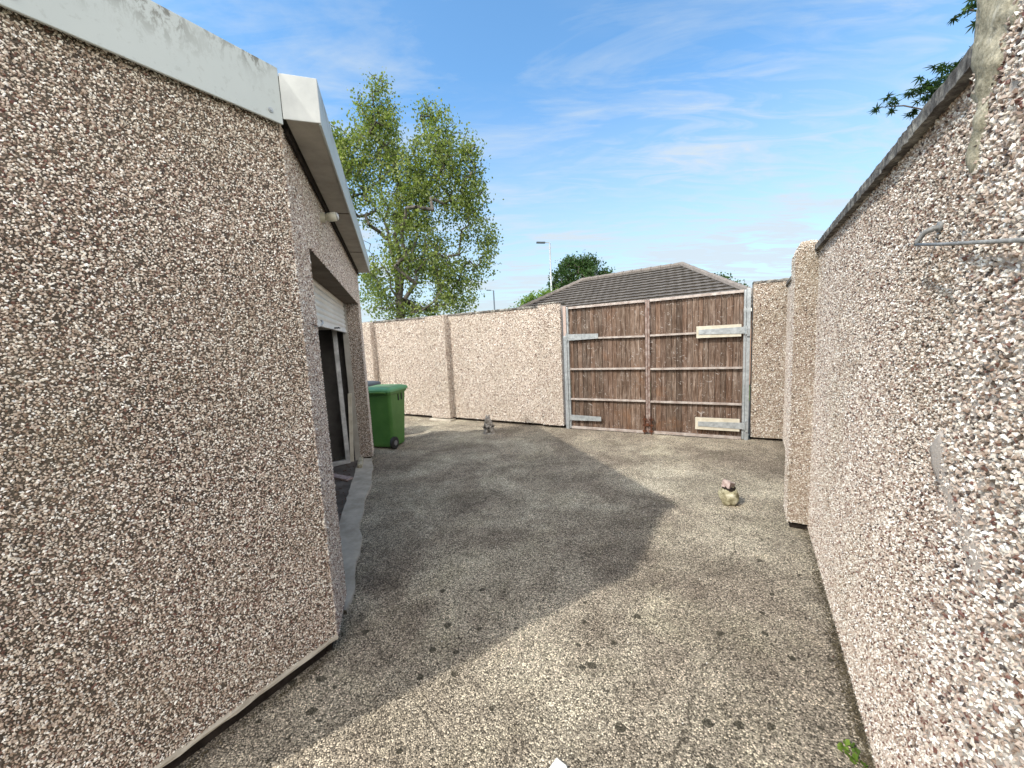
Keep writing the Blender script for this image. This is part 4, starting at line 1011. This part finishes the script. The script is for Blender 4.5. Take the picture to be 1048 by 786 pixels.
make_tree('small_tree', 'small dark tree top showing behind the right end of the bungalow roof', (13.6, 25, 0), (13.6, 25, 3.0),
          [((13.6, 25, 4.3), (1.0, 1.0, 0.95), 2), ((14.4, 25, 3.7), (0.9, .9, .8), 1)], 130, M_LDARK, M_BARK, 5000, 0.15, 0.2, 17, droop=0.06, r0=0.14)
# far hedge line so that no bare horizon shows through gaps
# maple overhanging the right wall
def maple():
    rng = np.random.default_rng(5); rr = random.Random(6)
    o = empty('maple_tree', (2.75, 0.95, 0), 'maple tree behind the right wall with dark pointed leaves overhanging the coping', 'tree')
    m = MB(); m.tube([(2.75, .95, 0), (2.72, 1.0, 1.0), (2.6, 1.05, 1.9), (2.45, 1.05, 2.6), (2.5, .95, 3.2)], [.09, .08, .065, .05, .02], 10); m.build('trunk', M_BARK, o, smooth=True)
    br = [[(2.55, 1.05, 2.1), (2.2, 1.5, 2.33), (1.875, 1.72, 2.574), (1.856, 1.8, 2.603), (1.848, 1.88, 2.664), (1.801, 1.95, 2.697)], [(2.2, 1.5, 2.33), (1.98, 1.5, 2.45), (1.792, 1.55, 2.577), (1.832, 1.65, 2.602), (1.809, 1.72, 2.63), (1.808, 1.82, 2.673)], [(2.45, 1.05, 2.6), (2.0, 1.2, 2.6), (1.706, 1.4, 2.609), (1.671, 1.42, 2.618), (1.661, 1.45, 2.615)], [(2.45, 1.05, 2.6), (2.0, 1.15, 2.75), (1.65, 1.35, 2.675), (1.609, 1.38, 2.68), (1.584, 1.41, 2.71), (1.575, 1.45, 2.714)], [(2.45, 1.05, 2.6), (2.2, 0.6, 3.0), (1.9, 0.3, 3.3)], [(2.5, 0.95, 3.1), (2.9, 1.3, 3.5)], [(2.5, 0.95, 3.1), (2.2, 1.3, 3.6)]]
    m = MB()
    for b in br: m.tube(b, [0.006]+[0.003]*(len(b)-2)+[0.001], 6)
    m.build('limbs', M_BARK, o, smooth=True)
    # leaf spots along the branches, palmate leaves with pointed lobes
    mm = MB()
    def mleaf(c, s_):
        ax_ = Vector(rng.normal(size=3)); ax_.z = abs(ax_.z)+0.9; ax_.normalize(); x = ax_.orthogonal().normalized()
        x.rotate(Quaternion(ax_, rr.uniform(0, 6.28))); y = ax_.cross(x); vs = []
        lobes = [(-2.35, .45), (-1.45, .78), (-.7, .95), (0, 1.1), (.7, .95), (1.45, .78), (2.35, .45)]; pts = []
        for i, (t, l_) in enumerate(lobes):
            if i: tm = (t+lobes[i-1][0])/2; pts.append((tm, 0.26))
            pts.append((t-0.17, l_*0.52)); pts.append((t, l_)); pts.append((t+0.17, l_*0.52))
        vs = [c+(x*math.cos(t)+y*math.sin(t))*r_*s_-ax_*(r_*r_*0.25*s_) for t, r_ in pts]; n = len(vs)
        mm.add([c]+vs, [(0, i+1, i+2) for i in range(n-1)], 0, rr.random())
    spots = [(1.788, 1.95, 2.689, 0.006, 2), (1.835, 1.95, 2.738, 0.006, 2), (1.821, 1.9, 2.702, 0.02, 4), (1.829, 1.92, 2.662, 0.006, 2), (1.852, 1.85, 2.607, 0.006, 2), (1.863, 1.84, 2.617, 0.006, 2), (1.795, 1.8, 2.674, 0.02, 4), (1.798, 1.75, 2.671, 0.02, 8), (1.787, 1.7, 2.634, 0.02, 10), (1.773, 1.65, 2.612, 0.02, 8), (1.789, 1.65, 2.657, 0.02, 5), (1.77, 1.6, 2.658, 0.006, 2), (1.76, 1.65, 2.677, 0.02, 4), (1.734, 1.55, 2.607, 0.02, 7), (1.706, 1.5, 2.583, 0.02, 6), (1.768, 1.6, 2.592, 0.02, 5), (1.796, 1.65, 2.567, 0.02, 3), (1.766, 1.65, 2.547, 0.006, 2), (1.661, 1.45, 2.609, 0.006, 2), (1.681, 1.45, 2.614, 0.006, 2), (1.665, 1.42, 2.613, 0.006, 2), (1.575, 1.45, 2.714, 0.006, 1), (1.573, 1.4, 2.706, 0.02, 3), (1.598, 1.4, 2.679, 0.006, 1), (1.6, 1.4, 2.661, 0.006, 1), (1.601, 1.36, 2.637, 0.006, 1), (1.615, 1.38, 2.686, 0.006, 2), (1.602, 1.36, 2.688, 0.02, 3), (1.609, 1.4, 2.737, 0.02, 3), (1.813, 1.75, 2.624, 0.02, 6), (1.802, 1.7, 2.596, 0.02, 4), (1.9, 0.4, 3.3, 0.2, 60), (2.2, 0.7, 3.1, 0.25, 60), (2.8, 1.2, 3.5, 0.25, 60), (2.3, 1.2, 3.5, 0.2, 40), (2.5, 1.0, 3.0, 0.2, 40)]
    for (x, y, z, sp, k) in spots:
        for _ in range(max(k, int(k*2.6))): mleaf(Vector((x, y, z))+Vector(rng.normal(size=3))*sp*0.62, rr.uniform(.021, .035))
    mm.build('crown', M_LMAPLE, o, attr='leaf')
maple()

# ------------------------------------------------------------------ bungalow beyond the gate
RL, RRp, RZ = v2(3.59, 18.5), v2(6.94, 15.6), 4.23
rd = (RRp-RL).normalized(); rn = v2(rd.y, -rd.x)
if rn.dot(v2(0, -1)) < 0: rn = -rn
EZ, RUN = 2.25, 3.6
hs = empty('bungalow', (RRp.x, RRp.y, 0), 'bungalow with brown tiled hipped roof behind the timber gates', 'house')
FLc, FRc, BLc, BRc = RL-rd*RUN+rn*RUN, RRp+rd*RUN+rn*RUN, RL-rd*RUN-rn*RUN, RRp+rd*RUN-rn*RUN
m = MB()
m.prism([FLc+(RL-FLc)*0.1, FRc+(RRp-FRc)*0.1, BRc+(RRp-BRc)*0.1, BLc+(RL-BLc)*0.1], 0, EZ-0.02); m.build('wall', M_BRICK, hs)
def slope(a0, a1, b0_, b1_, nm_courses=16):
    """tile courses from eaves a0-a1 up to ridge b0-b1, each course lapping the one below"""
    mm = MB()
    for i in range(nm_courses):
        t0, t1 = i/nm_courses, (i+1)/nm_courses
        l0, l1 = a0.lerp(b0_, t0), a1.lerp(b1_, t0); u0, u1 = a0.lerp(b0_, t1), a1.lerp(b1_, t1)
        z0, z1 = EZ+(RZ-EZ)*t0, EZ+(RZ-EZ)*t1; K = max(2, int((l1-l0).length/0.15))
        vs = []; fl = []
        for j in range(K+1):
            w = j/K; wob = 0.012*(j % 2)
            A = l0.lerp(l1, w); B = u0.lerp(u1, w)
            vs += [(A.x, A.y, z0-0.015), (A.x, A.y, z0+0.055+wob), (B.x, B.y, z1+0.004+wob)]
        fs = []
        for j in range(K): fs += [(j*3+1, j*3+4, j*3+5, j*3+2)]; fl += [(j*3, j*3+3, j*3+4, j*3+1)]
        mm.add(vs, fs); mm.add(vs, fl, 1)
    return mm
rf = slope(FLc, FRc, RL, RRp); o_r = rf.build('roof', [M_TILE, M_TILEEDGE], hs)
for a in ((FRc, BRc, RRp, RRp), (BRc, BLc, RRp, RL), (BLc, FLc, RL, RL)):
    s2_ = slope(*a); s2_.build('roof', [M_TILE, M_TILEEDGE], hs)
m = MB()
def ridge(a, za, b, zb):
    A = Vector((a.x, a.y, za)); B = Vector((b.x, b.y, zb)); L = (B-A).length; k = max(1, int(L/0.4))
    for i in range(k): m.tube([A.lerp(B, i/k)+Vector((0, 0, .03)), A.lerp(B, (i+1)/k-0.02/k)+Vector((0, 0, .035))], [0.10, 0.115], 8)
ridge(RL, RZ, RRp, RZ); ridge(FRc, EZ, RRp, RZ); ridge(FLc, EZ, RL, RZ); ridge(BRc, EZ, RRp, RZ); ridge(BLc, EZ, RL, RZ)
m.build('ridge_tiles', simple('ridge_tile', (.15, .13, .12), (.24, .215, .195), 0.9, 9), o_r)
for a, b in ((FLc, FRc), (FRc, BRc)):
    u = (b-a).normalized(); m = MB(); m.box(a, u, v2(u.y, -u.x), (b-a).length, 0.09, EZ-0.12, EZ-0.03); m.build('gutter', M_WHITE, hs)
wm = MB(); c = (FLc+FRc)/2+(RL-FLc)*0.1
for t in (0.3, 0.65):
    p = (FLc+(RL-FLc)*0.1).lerp(FRc+(RRp-FRc)*0.1, t); f = MB(); f.box(p, rd, rn, 1.3, 0.03, 0.9, 2.0); w = f.build('window', M_UPVC, hs)
    f = MB(); f.box(p+rd*0.08+rn*0.03, rd, rn, 1.14, 0.006, 0.98, 1.92); f.build('pane', M_GLASSD, w)

# ------------------------------------------------------------------ street lamps
def street_lamp(x, y, h, label, ang, mp=None, k=1.0):
    o = empty('street_lamp', (x, y, 0), label, 'street lamp', 'street lamps beyond the back wall')
    m = MB(); m.tube([(x, y, 0), (x, y, 1.2), (x, y, 1.25), (x, y, h)], [0.085*k, 0.085*k, 0.065*k, 0.055*k], 12); m.build('pole', mp or M_GALV, o, smooth=True)
    dx, dy = math.cos(ang), math.sin(ang)
    m = MB(); m.tube([(x, y, h-0.05), (x, y, h+0.03), (x+dx*0.35, y+dy*0.35, h+0.05)], 0.03, 8); m.build('bracket', M_GALV, o)
    m = MB(); a3 = Vector((dx, dy, 0.06)).normalized(); m.obox(Vector((x+dx*0.6, y+dy*0.6, h+0.06)), (a3, Vector((-dy, dx, 0)), a3.cross(Vector((-dy, dx, 0)))), (0.30, 0.12, 0.045))
    m.build('lantern', M_GREYBIN, o, bevel=0.02)
street_lamp(3.03, 27, 8.0, 'nearer tall grey street lamp in front of the round dark tree', math.pi)
street_lamp(-1.75, 50, 7.9, 'distant small street lamp standing to the right of the birch', math.pi, M_GREYBIN, 1.5)
